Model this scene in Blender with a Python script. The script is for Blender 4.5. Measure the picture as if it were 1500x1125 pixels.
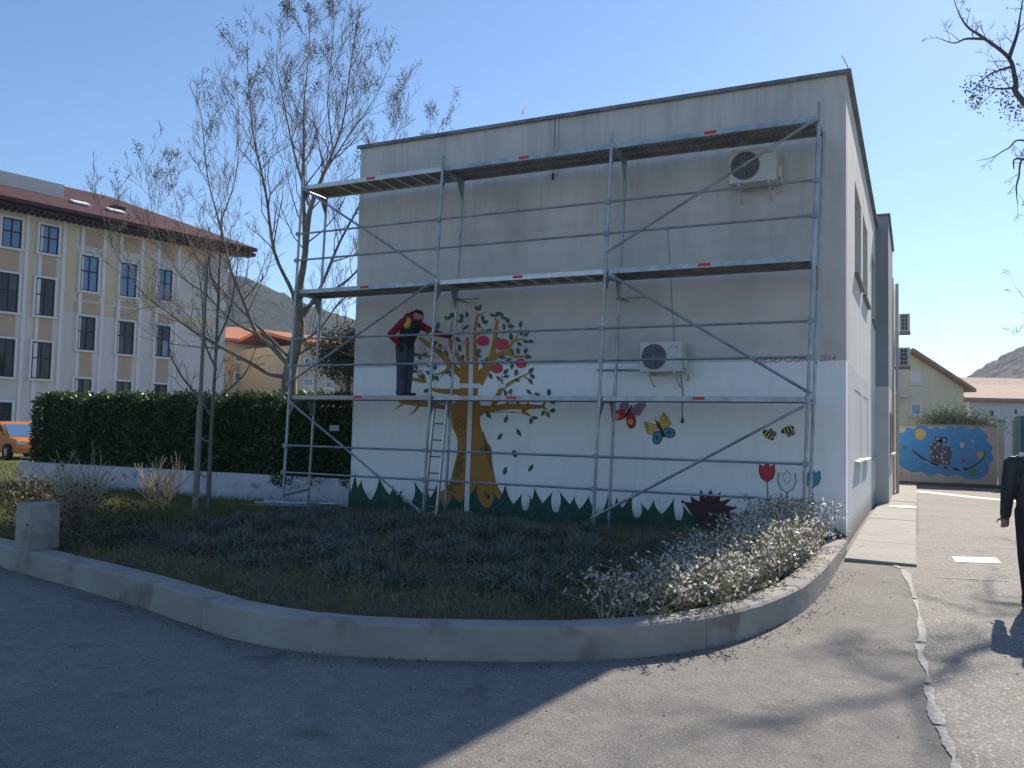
import bpy, bmesh, math, random
import numpy as np
from mathutils import Vector, Matrix

for o in list(bpy.data.objects): bpy.data.objects.remove(o, do_unlink=True)
sc = bpy.context.scene
COL = sc.collection
rng = np.random.default_rng(7)
random.seed(7)

# ------------------------------------------------------------------ camera
CAM = np.array([0.919, -13.254, 1.65])
FPX, PITCH, ROLL, YAW = 1218.74, 0.0535, 0.0216, 0.4516
_F = np.array([-math.sin(YAW)*math.cos(PITCH), math.cos(YAW)*math.cos(PITCH), math.sin(PITCH)])
_R0 = np.array([math.cos(YAW), math.sin(YAW), 0.0])
_U0 = np.cross(_R0, _F)
CR = math.cos(ROLL)*_R0 + math.sin(ROLL)*_U0
CU = -math.sin(ROLL)*_R0 + math.cos(ROLL)*_U0
cd = bpy.data.cameras.new('camera'); cam = bpy.data.objects.new('camera', cd); COL.objects.link(cam)
cd.sensor_width = 36.0; cd.lens = 36.0*FPX/1500.0; cd.clip_start = 0.05; cd.clip_end = 12000
cam.matrix_world = Matrix(((CR[0], CU[0], -_F[0], CAM[0]), (CR[1], CU[1], -_F[1], CAM[1]), (CR[2], CU[2], -_F[2], CAM[2]), (0, 0, 0, 1)))
sc.camera = cam

# ------------------------------------------------------------------ sky, sun, exposure
SUN_AZ = math.atan2(0.125, 1.0)          # from +Y towards +X
SUN_EL = math.radians(33.3)
w = bpy.data.worlds.new('World'); sc.world = w; w.use_nodes = True
nt = w.node_tree
sky = nt.nodes.new('ShaderNodeTexSky'); sky.sky_type = 'NISHITA'; sky.sun_disc = False
sky.sun_elevation = SUN_EL; sky.sun_rotation = SUN_AZ
sky.altitude = 60; sky.air_density = 1.0; sky.dust_density = 0.12; sky.ozone_density = 5.5
bg = nt.nodes['Background']; bg.inputs['Strength'].default_value = 0.081
nt.links.new(sky.outputs['Color'], bg.inputs['Color'])
sd = bpy.data.lights.new('sun', 'SUN'); sd.energy = 3.8; sd.angle = math.radians(0.55); sd.color = (1.0, 0.91, 0.79)
so = bpy.data.objects.new('sun', sd); COL.objects.link(so)
SD = Vector((math.sin(SUN_AZ)*math.cos(SUN_EL), math.cos(SUN_AZ)*math.cos(SUN_EL), math.sin(SUN_EL)))
so.rotation_euler = SD.to_track_quat('Z', 'Y').to_euler()
so.location = (20, 60, 60)
vs = sc.view_settings; vs.view_transform = 'Standard'; vs.look = 'None'; vs.gamma = 1.0; vs.use_curve_mapping = False
vs.exposure = 0.98
sc.cycles.use_denoising = True
sc.cycles.max_bounces = 6; sc.cycles.diffuse_bounces = 3; sc.cycles.glossy_bounces = 3
sc.cycles.transmission_bounces = 4; sc.cycles.transparent_max_bounces = 6
sc.cycles.sample_clamp_indirect = 6

# ------------------------------------------------------------------ pixel -> place helpers (surveying the photograph)
def ray(u, v):
    return _F + (u-750)/FPX*CR + (562.5-v)/FPX*CU
def on_z(u, v, z=0.0):
    d = ray(u, v); return CAM + d*((z-CAM[2])/d[2])
def on_y(u, v, y=0.0):
    d = ray(u, v); return CAM + d*((y-CAM[1])/d[1])
def on_x(u, v, x=0.0):
    d = ray(u, v); return CAM + d*((x-CAM[0])/d[0])
def at(u, v, d):
    return CAM + ray(u, v)*d
def on_plane(u, v, p, n):
    d = ray(u, v); return CAM + d*(np.dot(np.array(p)-CAM, n)/np.dot(d, n))

# ------------------------------------------------------------------ materials
MATS = {}
def mat(name, col, rough=0.8, col2=None, scale=4.0, mixpow=0.5, bump=0.0, bscale=60.0, metal=0.0, spec=0.3,
        stretch=(1, 1, 1), detail=6.0, col3=None, scale3=40.0, mix3=0.5, trans=0.0, emit=0.0, bdist=0.01, objvar=0.0):
    if name in MATS: return MATS[name]
    m = bpy.data.materials.new(name); m.use_nodes = True; t = m.node_tree; N = t.nodes; L = t.links
    b = N['Principled BSDF']
    b.inputs['Roughness'].default_value = rough; b.inputs['Metallic'].default_value = metal
    b.inputs['Specular IOR Level'].default_value = spec
    c1 = (*col, 1)
    geo = N.new('ShaderNodeNewGeometry'); mp = N.new('ShaderNodeMapping'); mp.inputs['Scale'].default_value = stretch
    L.new(geo.outputs['Position'], mp.inputs['Vector'])
    out = None
    if col2 is not None:
        n = N.new('ShaderNodeTexNoise'); n.inputs['Scale'].default_value = scale; n.inputs['Detail'].default_value = detail
        n.inputs['Roughness'].default_value = 0.62
        L.new(mp.outputs[0], n.inputs['Vector'])
        r = N.new('ShaderNodeValToRGB'); r.color_ramp.elements[0].position = max(0, mixpow-0.17); r.color_ramp.elements[1].position = min(1, mixpow+0.17)
        r.color_ramp.elements[0].color = c1; r.color_ramp.elements[1].color = (*col2, 1)
        L.new(n.outputs['Fac'], r.inputs['Fac']); out = r.outputs['Color']
    if col3 is not None:
        n3 = N.new('ShaderNodeTexNoise'); n3.inputs['Scale'].default_value = scale3; n3.inputs['Detail'].default_value = 3
        L.new(geo.outputs['Position'], n3.inputs['Vector'])
        r3 = N.new('ShaderNodeValToRGB'); r3.color_ramp.elements[0].position = mix3; r3.color_ramp.elements[1].position = min(1, mix3+0.12)
        L.new(n3.outputs['Fac'], r3.inputs['Fac'])
        mx = N.new('ShaderNodeMix'); mx.data_type = 'RGBA'
        L.new(r3.outputs['Color'], mx.inputs[0])
        if out: L.new(out, mx.inputs[6])
        else: mx.inputs[6].default_value = c1
        mx.inputs[7].default_value = (*col3, 1); out = mx.outputs[2]
    if objvar:
        oi = N.new('ShaderNodeObjectInfo'); hs = N.new('ShaderNodeHueSaturation')
        mr = N.new('ShaderNodeMapRange'); mr.inputs[3].default_value = 1-objvar; mr.inputs[4].default_value = 1+objvar
        L.new(oi.outputs['Random'], mr.inputs[0]); L.new(mr.outputs[0], hs.inputs['Value'])
        if out: L.new(out, hs.inputs['Color'])
        else: hs.inputs['Color'].default_value = c1
        out = hs.outputs['Color']
    if out: L.new(out, b.inputs['Base Color'])
    else: b.inputs['Base Color'].default_value = c1
    if bump:
        nb = N.new('ShaderNodeTexNoise'); nb.inputs['Scale'].default_value = bscale; nb.inputs['Detail'].default_value = 4
        L.new(mp.outputs[0], nb.inputs['Vector'])
        bp = N.new('ShaderNodeBump'); bp.inputs['Strength'].default_value = bump; bp.inputs['Distance'].default_value = bdist
        L.new(nb.outputs['Fac'], bp.inputs['Height']); L.new(bp.outputs['Normal'], b.inputs['Normal'])
    if trans:
        tr = N.new('ShaderNodeBsdfTranslucent'); ms = N.new('ShaderNodeMixShader'); ms.inputs[0].default_value = trans
        if out: L.new(out, tr.inputs['Color'])
        else: tr.inputs['Color'].default_value = c1
        L.new(b.outputs[0], ms.inputs[1]); L.new(tr.outputs[0], ms.inputs[2])
        L.new(ms.outputs[0], N['Material Output'].inputs['Surface'])
    if emit:
        b.inputs['Emission Color'].default_value = c1; b.inputs['Emission Strength'].default_value = emit
    MATS[name] = m
    return m

# ------------------------------------------------------------------ mesh collector
class MB:
    def __init__(s): s.v = []; s.f = []; s.m = []; s.smooth = False
    def add(s, vs_, fs, mi=0):
        o = len(s.v); s.v.extend([tuple(float(c) for c in p) for p in vs_])
        for f in fs: s.f.append(tuple(i+o for i in f)); s.m.append(mi)
        return s
    def box(s, x0, x1, y0, y1, z0, z1, mi=0):
        return s.hexa([(x0, y0, z0), (x1, y0, z0), (x1, y1, z0), (x0, y1, z0), (x0, y0, z1), (x1, y0, z1), (x1, y1, z1), (x0, y1, z1)], mi)
    def hexa(s, p, mi=0):
        return s.add(p, [(0, 3, 2, 1), (4, 5, 6, 7), (0, 1, 5, 4), (1, 2, 6, 5), (2, 3, 7, 6), (3, 0, 4, 7)], mi)
    def obox(s, c, ax, ay, az, mi=0):
        c, ax, ay, az = map(np.array, (c, ax, ay, az))
        return s.hexa([c-ax-ay-az, c+ax-ay-az, c+ax+ay-az, c-ax+ay-az, c-ax-ay+az, c+ax-ay+az, c+ax+ay+az, c-ax+ay+az], mi)
    def tube(s, pts, r, n=6, mi=0, cap=True):
        pts = [np.array(p, float) for p in pts]; k = len(pts)
        rs = list(r) if hasattr(r, '__len__') else [r]*k
        o = len(s.v); prev = None
        for i in range(k):
            d = pts[min(i+1, k-1)]-pts[max(i-1, 0)]; d = d/(np.linalg.norm(d)+1e-9)
            if prev is None:
                a = np.array([0, 0, 1.0]) if abs(d[2]) < 0.9 else np.array([1.0, 0, 0])
                e1 = np.cross(d, a)
            else: e1 = prev-d*np.dot(prev, d)
            e1 /= np.linalg.norm(e1)+1e-9; prev = e1; e2 = np.cross(d, e1)
            for j in range(n):
                t = 2*math.pi*j/n
                s.v.append(tuple(pts[i]+rs[i]*(math.cos(t)*e1+math.sin(t)*e2)))
        for i in range(k-1):
            for j in range(n):
                a = o+i*n+j; b = o+i*n+(j+1) % n
                s.f.append((a, b, b+n, a+n)); s.m.append(mi)
        if cap:
            s.f.append(tuple(o+j for j in range(n))[::-1]); s.m.append(mi)
            s.f.append(tuple(o+(k-1)*n+j for j in range(n))); s.m.append(mi)
        return s
    def prism(s, poly, vec, mi=0):
        n = len(poly); vec = np.array(vec, float); P = [np.array(p, float) for p in poly]
        return s.add(P+[p+vec for p in P], [tuple(range(n))[::-1], tuple(range(n, 2*n))]+[(i, (i+1) % n, n+(i+1) % n, n+i) for i in range(n)], mi)
    def lathe(s, c, prof, n=16, axis=(0, 0, 1), mi=0):
        ax = np.array(axis, float); ax /= np.linalg.norm(ax)
        a = np.array([1.0, 0, 0]) if abs(ax[0]) < .9 else np.array([0, 1.0, 0])
        e1 = np.cross(ax, a); e1 /= np.linalg.norm(e1); e2 = np.cross(ax, e1); c = np.array(c, float)
        o = len(s.v)
        for (r, h) in prof:
            for j in range(n):
                t = 2*math.pi*j/n; s.v.append(tuple(c+ax*h+r*(math.cos(t)*e1+math.sin(t)*e2)))
        for i in range(len(prof)-1):
            for j in range(n):
                a_ = o+i*n+j; b_ = o+i*n+(j+1) % n; s.f.append((a_, b_, b_+n, a_+n)); s.m.append(mi)
        return s

def fix_normals(me):
    bm = bmesh.new(); bm.from_mesh(me); bmesh.ops.recalc_face_normals(bm, faces=bm.faces); bm.to_mesh(me); bm.free()

ROOT = {}
def thing(name, label, cat, loc=(0, 0, 0), group=None):
    o = bpy.data.objects.new(name, None); COL.objects.link(o); o.location = [float(c) for c in loc]
    o.empty_display_size = 0.2
    o['label'] = label; o['category'] = cat
    if group: o['group'] = group
    ROOT[o.name] = np.array(loc, float)
    return o
def origin_of(p):
    while p.parent is not None: p = p.parent
    return ROOT.get(p.name, np.zeros(3))
def link(name, me, mats, parent=None, smooth=False):
    o = bpy.data.objects.new(name, me); COL.objects.link(o)
    if not isinstance(mats, (list, tuple)): mats = [mats]
    for m in mats: me.materials.append(m)
    if smooth: me.polygons.foreach_set('use_smooth', [True]*len(me.polygons))
    if parent is not None: o.parent = parent
    return o
def part(name, mb, mats, parent=None, smooth=False, normals=True, bevel=0.0, loc=None):
    off = origin_of(parent) if parent is not None else (np.array(loc, float) if loc is not None else np.zeros(3))
    me = bpy.data.meshes.new(name)
    V = (np.array(mb.v)-off)
    me.from_pydata([tuple(p) for p in V], [], mb.f)
    if len(set(mb.m)) > 1: me.polygons.foreach_set('material_index', mb.m)
    if normals: fix_normals(me)
    me.update()
    o = link(name, me, mats, parent, smooth)
    if parent is None and loc is not None: o.location = [float(c) for c in loc]; ROOT[o.name] = off
    if bevel:
        b = o.modifiers.new('bevel', 'BEVEL'); b.width = bevel; b.segments = 2; b.limit_method = 'ANGLE'
    return o
def tag(o, label, cat, group=None, kind=None):
    o['label'] = label; o['category'] = cat
    if group: o['group'] = group
    if kind: o['kind'] = kind
    return o
def struct(name, mb, mats, **k):
    o = part(name, mb, mats, **k); o['kind'] = 'structure'; return o
def quads_mesh(name, Q, mats, parent=None, mi=None, tri=False):
    """Q: (N,k,3) array of faces"""
    off = origin_of(parent) if parent is not None else np.zeros(3)
    N_, k = Q.shape[:2]
    me = bpy.data.meshes.new(name)
    me.vertices.add(N_*k); me.vertices.foreach_set('co', (Q-off).reshape(-1).astype(np.float32))
    me.loops.add(N_*k); me.loops.foreach_set('vertex_index', np.arange(N_*k, dtype=np.int32))
    me.polygons.add(N_); me.polygons.foreach_set('loop_start', np.arange(0, N_*k, k, dtype=np.int32))
    me.polygons.foreach_set('loop_total', np.full(N_, k, dtype=np.int32))
    if mi is not None: me.polygons.foreach_set('material_index', np.asarray(mi, dtype=np.int32))
    me.update(); me.validate()
    return link(name, me, mats, parent)
def unit(v):
    return v/(np.linalg.norm(v, axis=-1, keepdims=True)+1e-9)
def leaf_quads(P, D, length, width, fold=0.0):
    """pointed leaves at P (N,3) pointing along D (N,3)"""
    N_ = len(P); D = unit(D); A = unit(rng.normal(size=(N_, 3))); S = unit(np.cross(D, A))
    L_ = (length*np.ones(N_))[:, None]; W_ = (width*np.ones(N_))[:, None]
    return np.stack([P, P+D*L_*.45+S*W_*.5, P+D*L_, P+D*L_*.45-S*W_*.5], 1)
def blade_quads(P, D, length, width):
    N_ = len(P); D = unit(D); S = unit(np.cross(D, unit(rng.normal(size=(N_, 3)))))
    L_ = (length*np.ones(N_))[:, None]; W_ = (width*np.ones(N_))[:, None]
    return np.stack([P-S*W_*.5, P+S*W_*.5, P+D*L_+S*W_*.12, P+D*L_-S*W_*.12], 1)
def catmull(P, n=8):
    P = [np.array(p, float) for p in P]; out = []
    Q = [2*P[0]-P[1]]+P+[2*P[-1]-P[-2]]
    for i in range(1, len(Q)-2):
        for k in range(n):
            t = k/n
            out.append(.5*((2*Q[i])+(-Q[i-1]+Q[i+1])*t+(2*Q[i-1]-5*Q[i]+4*Q[i+1]-Q[i+2])*t*t+(-Q[i-1]+3*Q[i]-3*Q[i+1]+Q[i+2])*t**3))
    out.append(P[-1]); return out
# ================================================================== materials used widely
def asphalt(name, c0, c1, stone, sscale, smix, rough):
    m = bpy.data.materials.new(name); m.use_nodes = True; t = m.node_tree; N = t.nodes; L = t.links; b = N['Principled BSDF']
    b.inputs['Roughness'].default_value = rough; b.inputs['Specular IOR Level'].default_value = .35
    geo = N.new('ShaderNodeNewGeometry')
    def nz(sc_, det):
        n = N.new('ShaderNodeTexNoise'); n.inputs['Scale'].default_value = sc_; n.inputs['Detail'].default_value = det; n.inputs['Roughness'].default_value = .65; L.new(geo.outputs['Position'], n.inputs['Vector']); return n.outputs['Fac']
    def rp(f, p0, p1, a, b_):
        r = N.new('ShaderNodeValToRGB'); e = r.color_ramp.elements; e[0].position = p0; e[1].position = p1; e[0].color = (*a, 1); e[1].color = (*b_, 1); L.new(f, r.inputs[0]); return r.outputs[0]
    def mx(f, a, b_, mode='MIX'):
        x = N.new('ShaderNodeMix'); x.data_type = 'RGBA'; x.blend_type = mode
        if isinstance(f, float): x.inputs[0].default_value = f
        else: L.new(f, x.inputs[0])
        for k, q in ((6, a), (7, b_)):
            if isinstance(q, tuple): x.inputs[k].default_value = (*q, 1)
            else: L.new(q, x.inputs[k])
        return x.outputs[2]
    base = rp(nz(.55, 7), .33, .68, c0, c1)
    base = mx(.55, base, rp(nz(7, 5), .35, .65, (.55, .55, .55), (1, 1, 1)), 'MULTIPLY')
    v = N.new('ShaderNodeTexVoronoi'); v.inputs['Scale'].default_value = sscale; L.new(geo.outputs['Position'], v.inputs['Vector'])
    sep = N.new('ShaderNodeSeparateColor'); L.new(v.outputs['Color'], sep.inputs[0])
    grain = rp(sep.outputs[0], 0.0, 1.0, (.7, .7, .7), (1.25, 1.25, 1.25)); base = mx(.8, base, grain, 'MULTIPLY')
    chips = rp(sep.outputs[1], smix, smix+.04, (0, 0, 0), (1, 1, 1)); base = mx(chips, base, stone)
    tar = rp(nz(1.7, 3), .62, .70, (0, 0, 0), (.45, .45, .45)); base = mx(tar, base, (.05, .047, .044))
    dn = N.new('ShaderNodeTexNoise'); dn.inputs['Scale'].default_value = 2.5; L.new(geo.outputs['Position'], dn.inputs['Vector'])
    av = N.new('ShaderNodeVectorMath'); av.operation = 'MULTIPLY_ADD'; av.inputs[1].default_value = (.5, .5, 0); L.new(dn.outputs['Color'], av.inputs[0]); L.new(geo.outputs['Position'], av.inputs[2])
    ve = N.new('ShaderNodeTexVoronoi'); ve.feature = 'DISTANCE_TO_EDGE'; ve.inputs['Scale'].default_value = .38; L.new(av.outputs[0], ve.inputs['Vector'])
    crk = rp(ve.outputs['Distance'], .0015, .006, (.16, .16, .16), (0, 0, 0)); base = mx(crk, base, (.03, .028, .026))
    L.new(base, b.inputs['Base Color'])
    bp = N.new('ShaderNodeBump'); bp.inputs['Strength'].default_value = .7; bp.inputs['Distance'].default_value = .006; L.new(v.outputs['Distance'], bp.inputs['Height']); L.new(bp.outputs[0], b.inputs['Normal'])
    return m
M_ASPH = asphalt('asphalt', (.205, .187, .166), (.28, .257, .228), (.42, .395, .36), 120, .972, .9)
M_ROAD = asphalt('coarse_asphalt', (.205, .186, .164), (.28, .256, .227), (.45, .42, .38), 75, .90, .87)
M_CONC = mat('kerb_concrete', (.265, .245, .215), .9, (.36, .335, .295), 1.3, .5, bump=.5, bscale=45, col3=(.20, .18, .15), scale3=2.2, mix3=.56)
M_SLAB = mat('pavement_concrete', (.30, .28, .245), .9, (.39, .365, .325), 1.2, .5, bump=.3, bscale=60, col3=(.12, .11, .10), scale3=7, mix3=.64)
M_PALE = mat('pale_road_glare', (.70, .68, .64), .8, (.58, .56, .52), 3, .5, bump=.2)  # pale tone of the bright road glare, put into the colour
M_PAINT = mat('worn_white_paint', (.55, .53, .49), .85, (.27, .25, .225), 26, .47, bump=.4, bscale=150)
M_WHITEP = mat('white_paint', (.78, .77, .74), .7, (.62, .61, .58), 12, .55)
M_SOIL = mat('soil', (.065, .052, .036), .95, (.11, .09, .06), 2.5, .5, bump=.9, bscale=25, col3=(.06, .075, .03), scale3=3, mix3=.5, bdist=.03)
M_GRASSG = mat('grass_ground', (.09, .11, .035), .95, (.17, .17, .07), 1.5, .5, bump=.8, bscale=30, bdist=.03)
M_STEEL = mat('galvanised_steel', (.42, .44, .46), .42, (.24, .26, .28), 5, .5, metal=.7, bump=.15, bscale=40, col3=(.34, .29, .24), scale3=22, mix3=.63)
M_STEELD = mat('weathered_steel', (.30, .32, .34), .5, (.20, .22, .24), 6, .5, metal=.7, bump=.1)
M_ALU = mat('aluminium', (.62, .62, .61), .4, (.50, .50, .49), 8, .5, metal=.6)
M_PLY = mat('plywood', (.28, .24, .19), .75, (.20, .17, .14), 6, .5, stretch=(1, 6, 6))
M_DECKT = mat('deck_timber', (.52, .46, .40), .75, (.42, .38, .34), 5, .5, stretch=(.6, 6, 6))
M_RED = mat('red_sticker', (.62, .05, .06), .5)
M_DARK = mat('dark_metal', (.035, .037, .042), .5, spec=.4)

# ================================================================== ground sheets
g = MB(); g.add([(-900, -300, -.35), (1000, -300, -.35), (1000, 1000, -.35), (-900, 1000, -.35)], [(0, 1, 2, 3)])
struct('ground', g, M_GRASSG)
g = MB(); g.add([(-45, -40, 0), (40, -40, 0), (40, 5, 0), (0.0, 5, 0), (0.0, 40, -.18), (-45, 40, 0)], [(0, 1, 2, 3), (0, 3, 4, 5)])
g = MB(); xs = np.linspace(-45, 40, 35); ys = list(np.linspace(-40, -10, 5))+list(np.linspace(-8, 60, 35))
def zroad(x, y):
    return -0.012*max(0, y-3) if x > -3 else 0.0
V = [(x, y, zroad(x, y)) for y in ys for x in xs]; nx = len(xs)
g.add(V, [(j*nx+i, j*nx+i+1, (j+1)*nx+i+1, (j+1)*nx+i) for j in range(len(ys)-1) for i in range(nx-1)])
struct('forecourt', g, M_ASPH)
# coarser carriageway right of the worn seam
seam = [(1311, 829), (1325, 838), (1338, 870), (1347, 905), (1351, 935), (1347, 955), (1358, 985), (1362, 1020), (1375, 1060), (1393, 1100), (1402, 1130)]
sp = [on_z(u, v, 0.0) for u, v in seam]
sp = sp+[sp[-1]+(sp[-1]-sp[-2])*k for k in (2, 6)]
sp[-1][1] = -25
rb = MB(); left = [(p[0], p[1]) for p in sp][::-1]+[(.98, 3.0), (.98, 24.2)]
rows = []
for (x, y) in left:
    rows.append([(x+(9-x)*k/4, y, zroad(x+(9-x)*k/4, y)+.004) for k in range(5)])
V = [p for r in rows for p in r]
rb.add(V, [(j*5+i, j*5+i+1, (j+1)*5+i+1, (j+1)*5+i) for j in range(len(rows)-1) for i in range(4)])
struct('road', rb, M_ROAD)
# worn seam line
sm = MB(); random.seed(3); pts = catmull(sp[:11], 14)
Ls, Rs = [], []
for i, p in enumerate(pts):
    t = pts[min(i+1, len(pts)-1)]-pts[max(i-1, 0)]; t = t/np.linalg.norm(t); n = np.array([t[1], -t[0], 0])
    wd = .026+.012*math.sin(i*.13)+.010*math.sin(i*.41+1)+.006*random.random()
    Ls.append(p-n*(wd*random.uniform(.78, 1.0))+np.array([0, 0, .008])); Rs.append(p+n*(wd*random.uniform(.78, 1.0))+np.array([0, 0, .008]))
for i in range(len(pts)-1):
    if math.sin(i*.23)+math.sin(i*.61+2) > 1.62: continue
    sm.add([Ls[i], Rs[i], Rs[i+1], Ls[i+1]], [(0, 1, 2, 3)])
struct('road_seam', sm, M_PAINT)
wr = MB(); wr.add([on_z(u, v, .010) for u, v in [(1394, 815), (1459, 817), (1467, 825), (1400, 823)]], [(0, 1, 2, 3)])
struct('road_marking', wr, M_WHITEP)
wr = MB(); wr.add([on_z(u, v, .009) for u, v in [(1372, 844.5), (1476, 850), (1476, 851.2), (1372, 845.7)]], [(0, 1, 2, 3)])
struct('road_joint', wr, M_PAINT)
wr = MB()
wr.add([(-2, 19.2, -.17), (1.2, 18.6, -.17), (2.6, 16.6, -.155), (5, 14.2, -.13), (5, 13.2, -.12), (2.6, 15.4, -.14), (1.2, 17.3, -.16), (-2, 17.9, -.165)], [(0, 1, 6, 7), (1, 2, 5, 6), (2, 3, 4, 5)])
struct('road_glare_strip', wr, M_PALE)  # pale sheet painted in for the glare on the far road
# pavement slabs beside the building, each slab its own piece
pv = MB(); pv.box(.02, .96, -1.40, 22, -.34, -.10)
pav = struct('pavement', pv, M_SLAB)
random.seed(5)
y = -1.38
while y < 18:
    ln = random.uniform(1.9, 2.3); dz = random.uniform(-.006, .006); zz = zroad(.5, y)
    b = MB(); b.hexa([(.075, y, -.12), (.93+random.uniform(-.02, .02), y, -.12), (.93, y+ln-.02, -.12), (.075, y+ln-.02, -.12),
                      (.075, y, zz+.045+dz), (.93, y, zz+.035+dz), (.93, y+ln-.02, zroad(.5, y+ln)+.035+dz), (.075, y+ln-.02, zroad(.5, y+ln)+.045+dz)])
    part('slab', b, M_SLAB, pav, bevel=.008); y += ln
# metal step grate in front of the projecting bay
b = MB()
for k in range(14): b.box(.36+k*.042, .385+k*.042, 8.6, 9.1, -.06, -.01+.0)
part('drain_grate', b, M_ALU, pav)

# ================================================================== planter kerb
KO = [(.05, -.45), (.055, -2.4), (.05, -3.6), (0.0, -4.7), (-.11, -5.5), (-.32, -6.3), (-.64, -6.95), (-1.05, -7.42), (-1.5, -7.76), (-1.95, -8.0), (-2.5, -8.24), (-3.1, -8.39), (-3.8, -8.36), (-4.49, -8.18), (-5.61, -7.88), (-8.21, -7.33), (-11.5, -6.65), (-15, -5.95), (-21, -4.7)]
KC = catmull([(x, y, 0) for x, y in KO], 6)
def kerb_h(i): 
    return .24 if KC[i][1] < -4 else .17+.07*min(1, max(0, -KC[i][1])/4)
def kerb_sec(i, inset=0.0):
    t = KC[min(i+1, len(KC)-1)]-KC[max(i-1, 0)]; t = t/np.linalg.norm(t); n = np.array([-t[1], t[0], 0]); n = -n if False else n
    # inward = left of travel direction? travel goes from the wall round to the left: inside is to the right
    n = np.array([t[1], -t[0], 0.0])
    return KC[i], n
kerb = thing('planter_kerb', 'low curved concrete kerb wall around the shaded planting bed', 'kerb', (-2, -8, 0))
cuts = [0, 12, 24, 34, 76, 84, 91, 97, 103, len(KC)-1]
random.seed(11)
wdt = .26
for a, b_ in zip(cuts[:-1], cuts[1:]):
    mb = MB(); secs = []
    for i in range(a, b_+1):
        p, n = kerb_sec(i); h = kerb_h(i)+.004*random.random()
        e = .0015 if i in (a, b_) else 0
        jit = .004*random.random()
        secs.append([p+n*(jit+e)+np.array([0, 0, -.05]), p+n*(.006+e)+np.array([0, 0, h-.02]), p+n*(.028+e)+np.array([0, 0, h]), p+n*(wdt-.02)+np.array([0, 0, h-.004]), p+n*wdt+np.array([0, 0, h-.02]), p+n*wdt+np.array([0, 0, -.05])])
    # shorten ends slightly so that joints show
    t0 = secs[1][0]-secs[0][0]; t1 = secs[-1][0]-secs[-2][0]
    secs[0] = [q+t0/np.linalg.norm(t0)*.004 for q in secs[0]]; secs[-1] = [q-t1/np.linalg.norm(t1)*.004 for q in secs[-1]]
    V = [q for s_ in secs for q in s_]; F = []
    for i in range(len(secs)-1):
        for j in range(6): F.append((i*6+j, i*6+(j+1) % 6, (i+1)*6+(j+1) % 6, (i+1)*6+j))
    F.append(tuple(range(6))); F.append(tuple((len(secs)-1)*6+j for j in range(6))[::-1])
    mb.add(V, F); part('kerb_block', mb, M_CONC, kerb)
# grit, leaves and moss gathered at the foot of the kerb and on the road
gq = []
for k in range(1500):
    i = random.randrange(6, 96); p, n = kerb_sec(i); d = abs(random.gauss(0, .07)) if k % 9 else random.uniform(0, 1.8)
    c = p-n*(.012+d)+np.array([random.gauss(0, .12), random.gauss(0, .12), 0]); c = p-n*max(.02, np.dot(p-c, n))+(c-p)*0+np.array([0, 0, .012]); gq.append(c)
gq = np.array(gq)+rng.normal(size=(len(gq), 3))*np.array([.05, .05, .0])
gz = leaf_quads(gq, rng.normal(size=(len(gq), 3))*np.array([1, 1, .12]), .018*rng.uniform(.3, 1.5, len(gq)), .011)
o = quads_mesh('road_litter', gz, [mat('grit', (.22, .20, .17), .9), mat('brown_litter', (.12, .08, .045), .9), mat('moss', (.05, .07, .025), .95)], None, rng.integers(0, 3, len(gq)))
tag(o, 'grit and small dead leaves gathered along the foot of the kerb', 'litter', kind='stuff')
# square stub pillar
mb = MB(); c = np.array([-7.72, -7.25, 0]); ax = np.array([.985, -.17, 0])*.16; ay = np.array([.17, .985, 0])*.16
mb.obox(c+np.array([0, 0, .48]), ax, ay, (0, 0, .245))
pp = part('pillar', mb, M_CONC, None, bevel=.012, loc=c)
pp.name = 'concrete_pillar'; tag(pp, 'short square concrete stub pillar standing on the kerb at far left', 'pillar')

# planting bed
def inside(poly, x, y):
    c_ = False; n = len(poly); j = n-1
    for i in range(n):
        xi, yi = poly[i][:2]; xj, yj = poly[j][:2]
        if (yi > y) != (yj > y) and x < (xj-xi)*(y-yi)/(yj-yi+1e-12)+xi: c_ = not c_
        j = i
    return c_
KI = [kerb_sec(i)[0]+kerb_sec(i)[1]*.13 for i in range(len(KC))]
BED = [(p[0], p[1]) for p in KI]+[(-21, 0.05), (0, 0.05)]
BEDIN = [((kerb_sec(i)[0]+kerb_sec(i)[1]*.30)[0], (kerb_sec(i)[0]+kerb_sec(i)[1]*.30)[1]) for i in range(len(KC))]+[(-21, -.05), (-.25, -.05)]
def bed_z(x, y):
    return .15+.02*math.sin(x*1.7+y*.9)+.015*math.sin(x*3.1-y*2.3)+.012*math.sin(y*4.7+x*.6)-.085*min(1, max(0, (1.9+y)/.9))
st = .13; gx = np.arange(-21.1, .2, st); gy = np.arange(-8.5, .1, st); idx = {}; V = []; F = []
for i, x in enumerate(gx):
    for j, y_ in enumerate(gy):
        if inside(BED, x+st/2, y_+st/2):
            q = []
            for (di, dj) in ((0, 0), (1, 0), (1, 1), (0, 1)):
                k = (i+di, j+dj)
                if k not in idx:
                    idx[k] = len(V); V.append((gx[0]+k[0]*st, gy[0]+k[1]*st, bed_z(gx[0]+k[0]*st, gy[0]+k[1]*st)-.0))
                q.append(idx[k])
            F.append(tuple(q))
g = MB(); g.add(V, F); o = struct('planting_bed', g, M_SOIL, smooth=True)
# lawn to the left beyond the low white wall and the soil around the hedge
g = MB(); g.add([(-45, -6, .03), (-21, -6, .03), (-21, .4, .03), (-8.95, .4, .03), (-8.95, 12, .03), (-45, 12, .03)], [(0, 1, 2, 3, 4, 5)])
struct('lawn', g, M_GRASSG)

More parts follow.
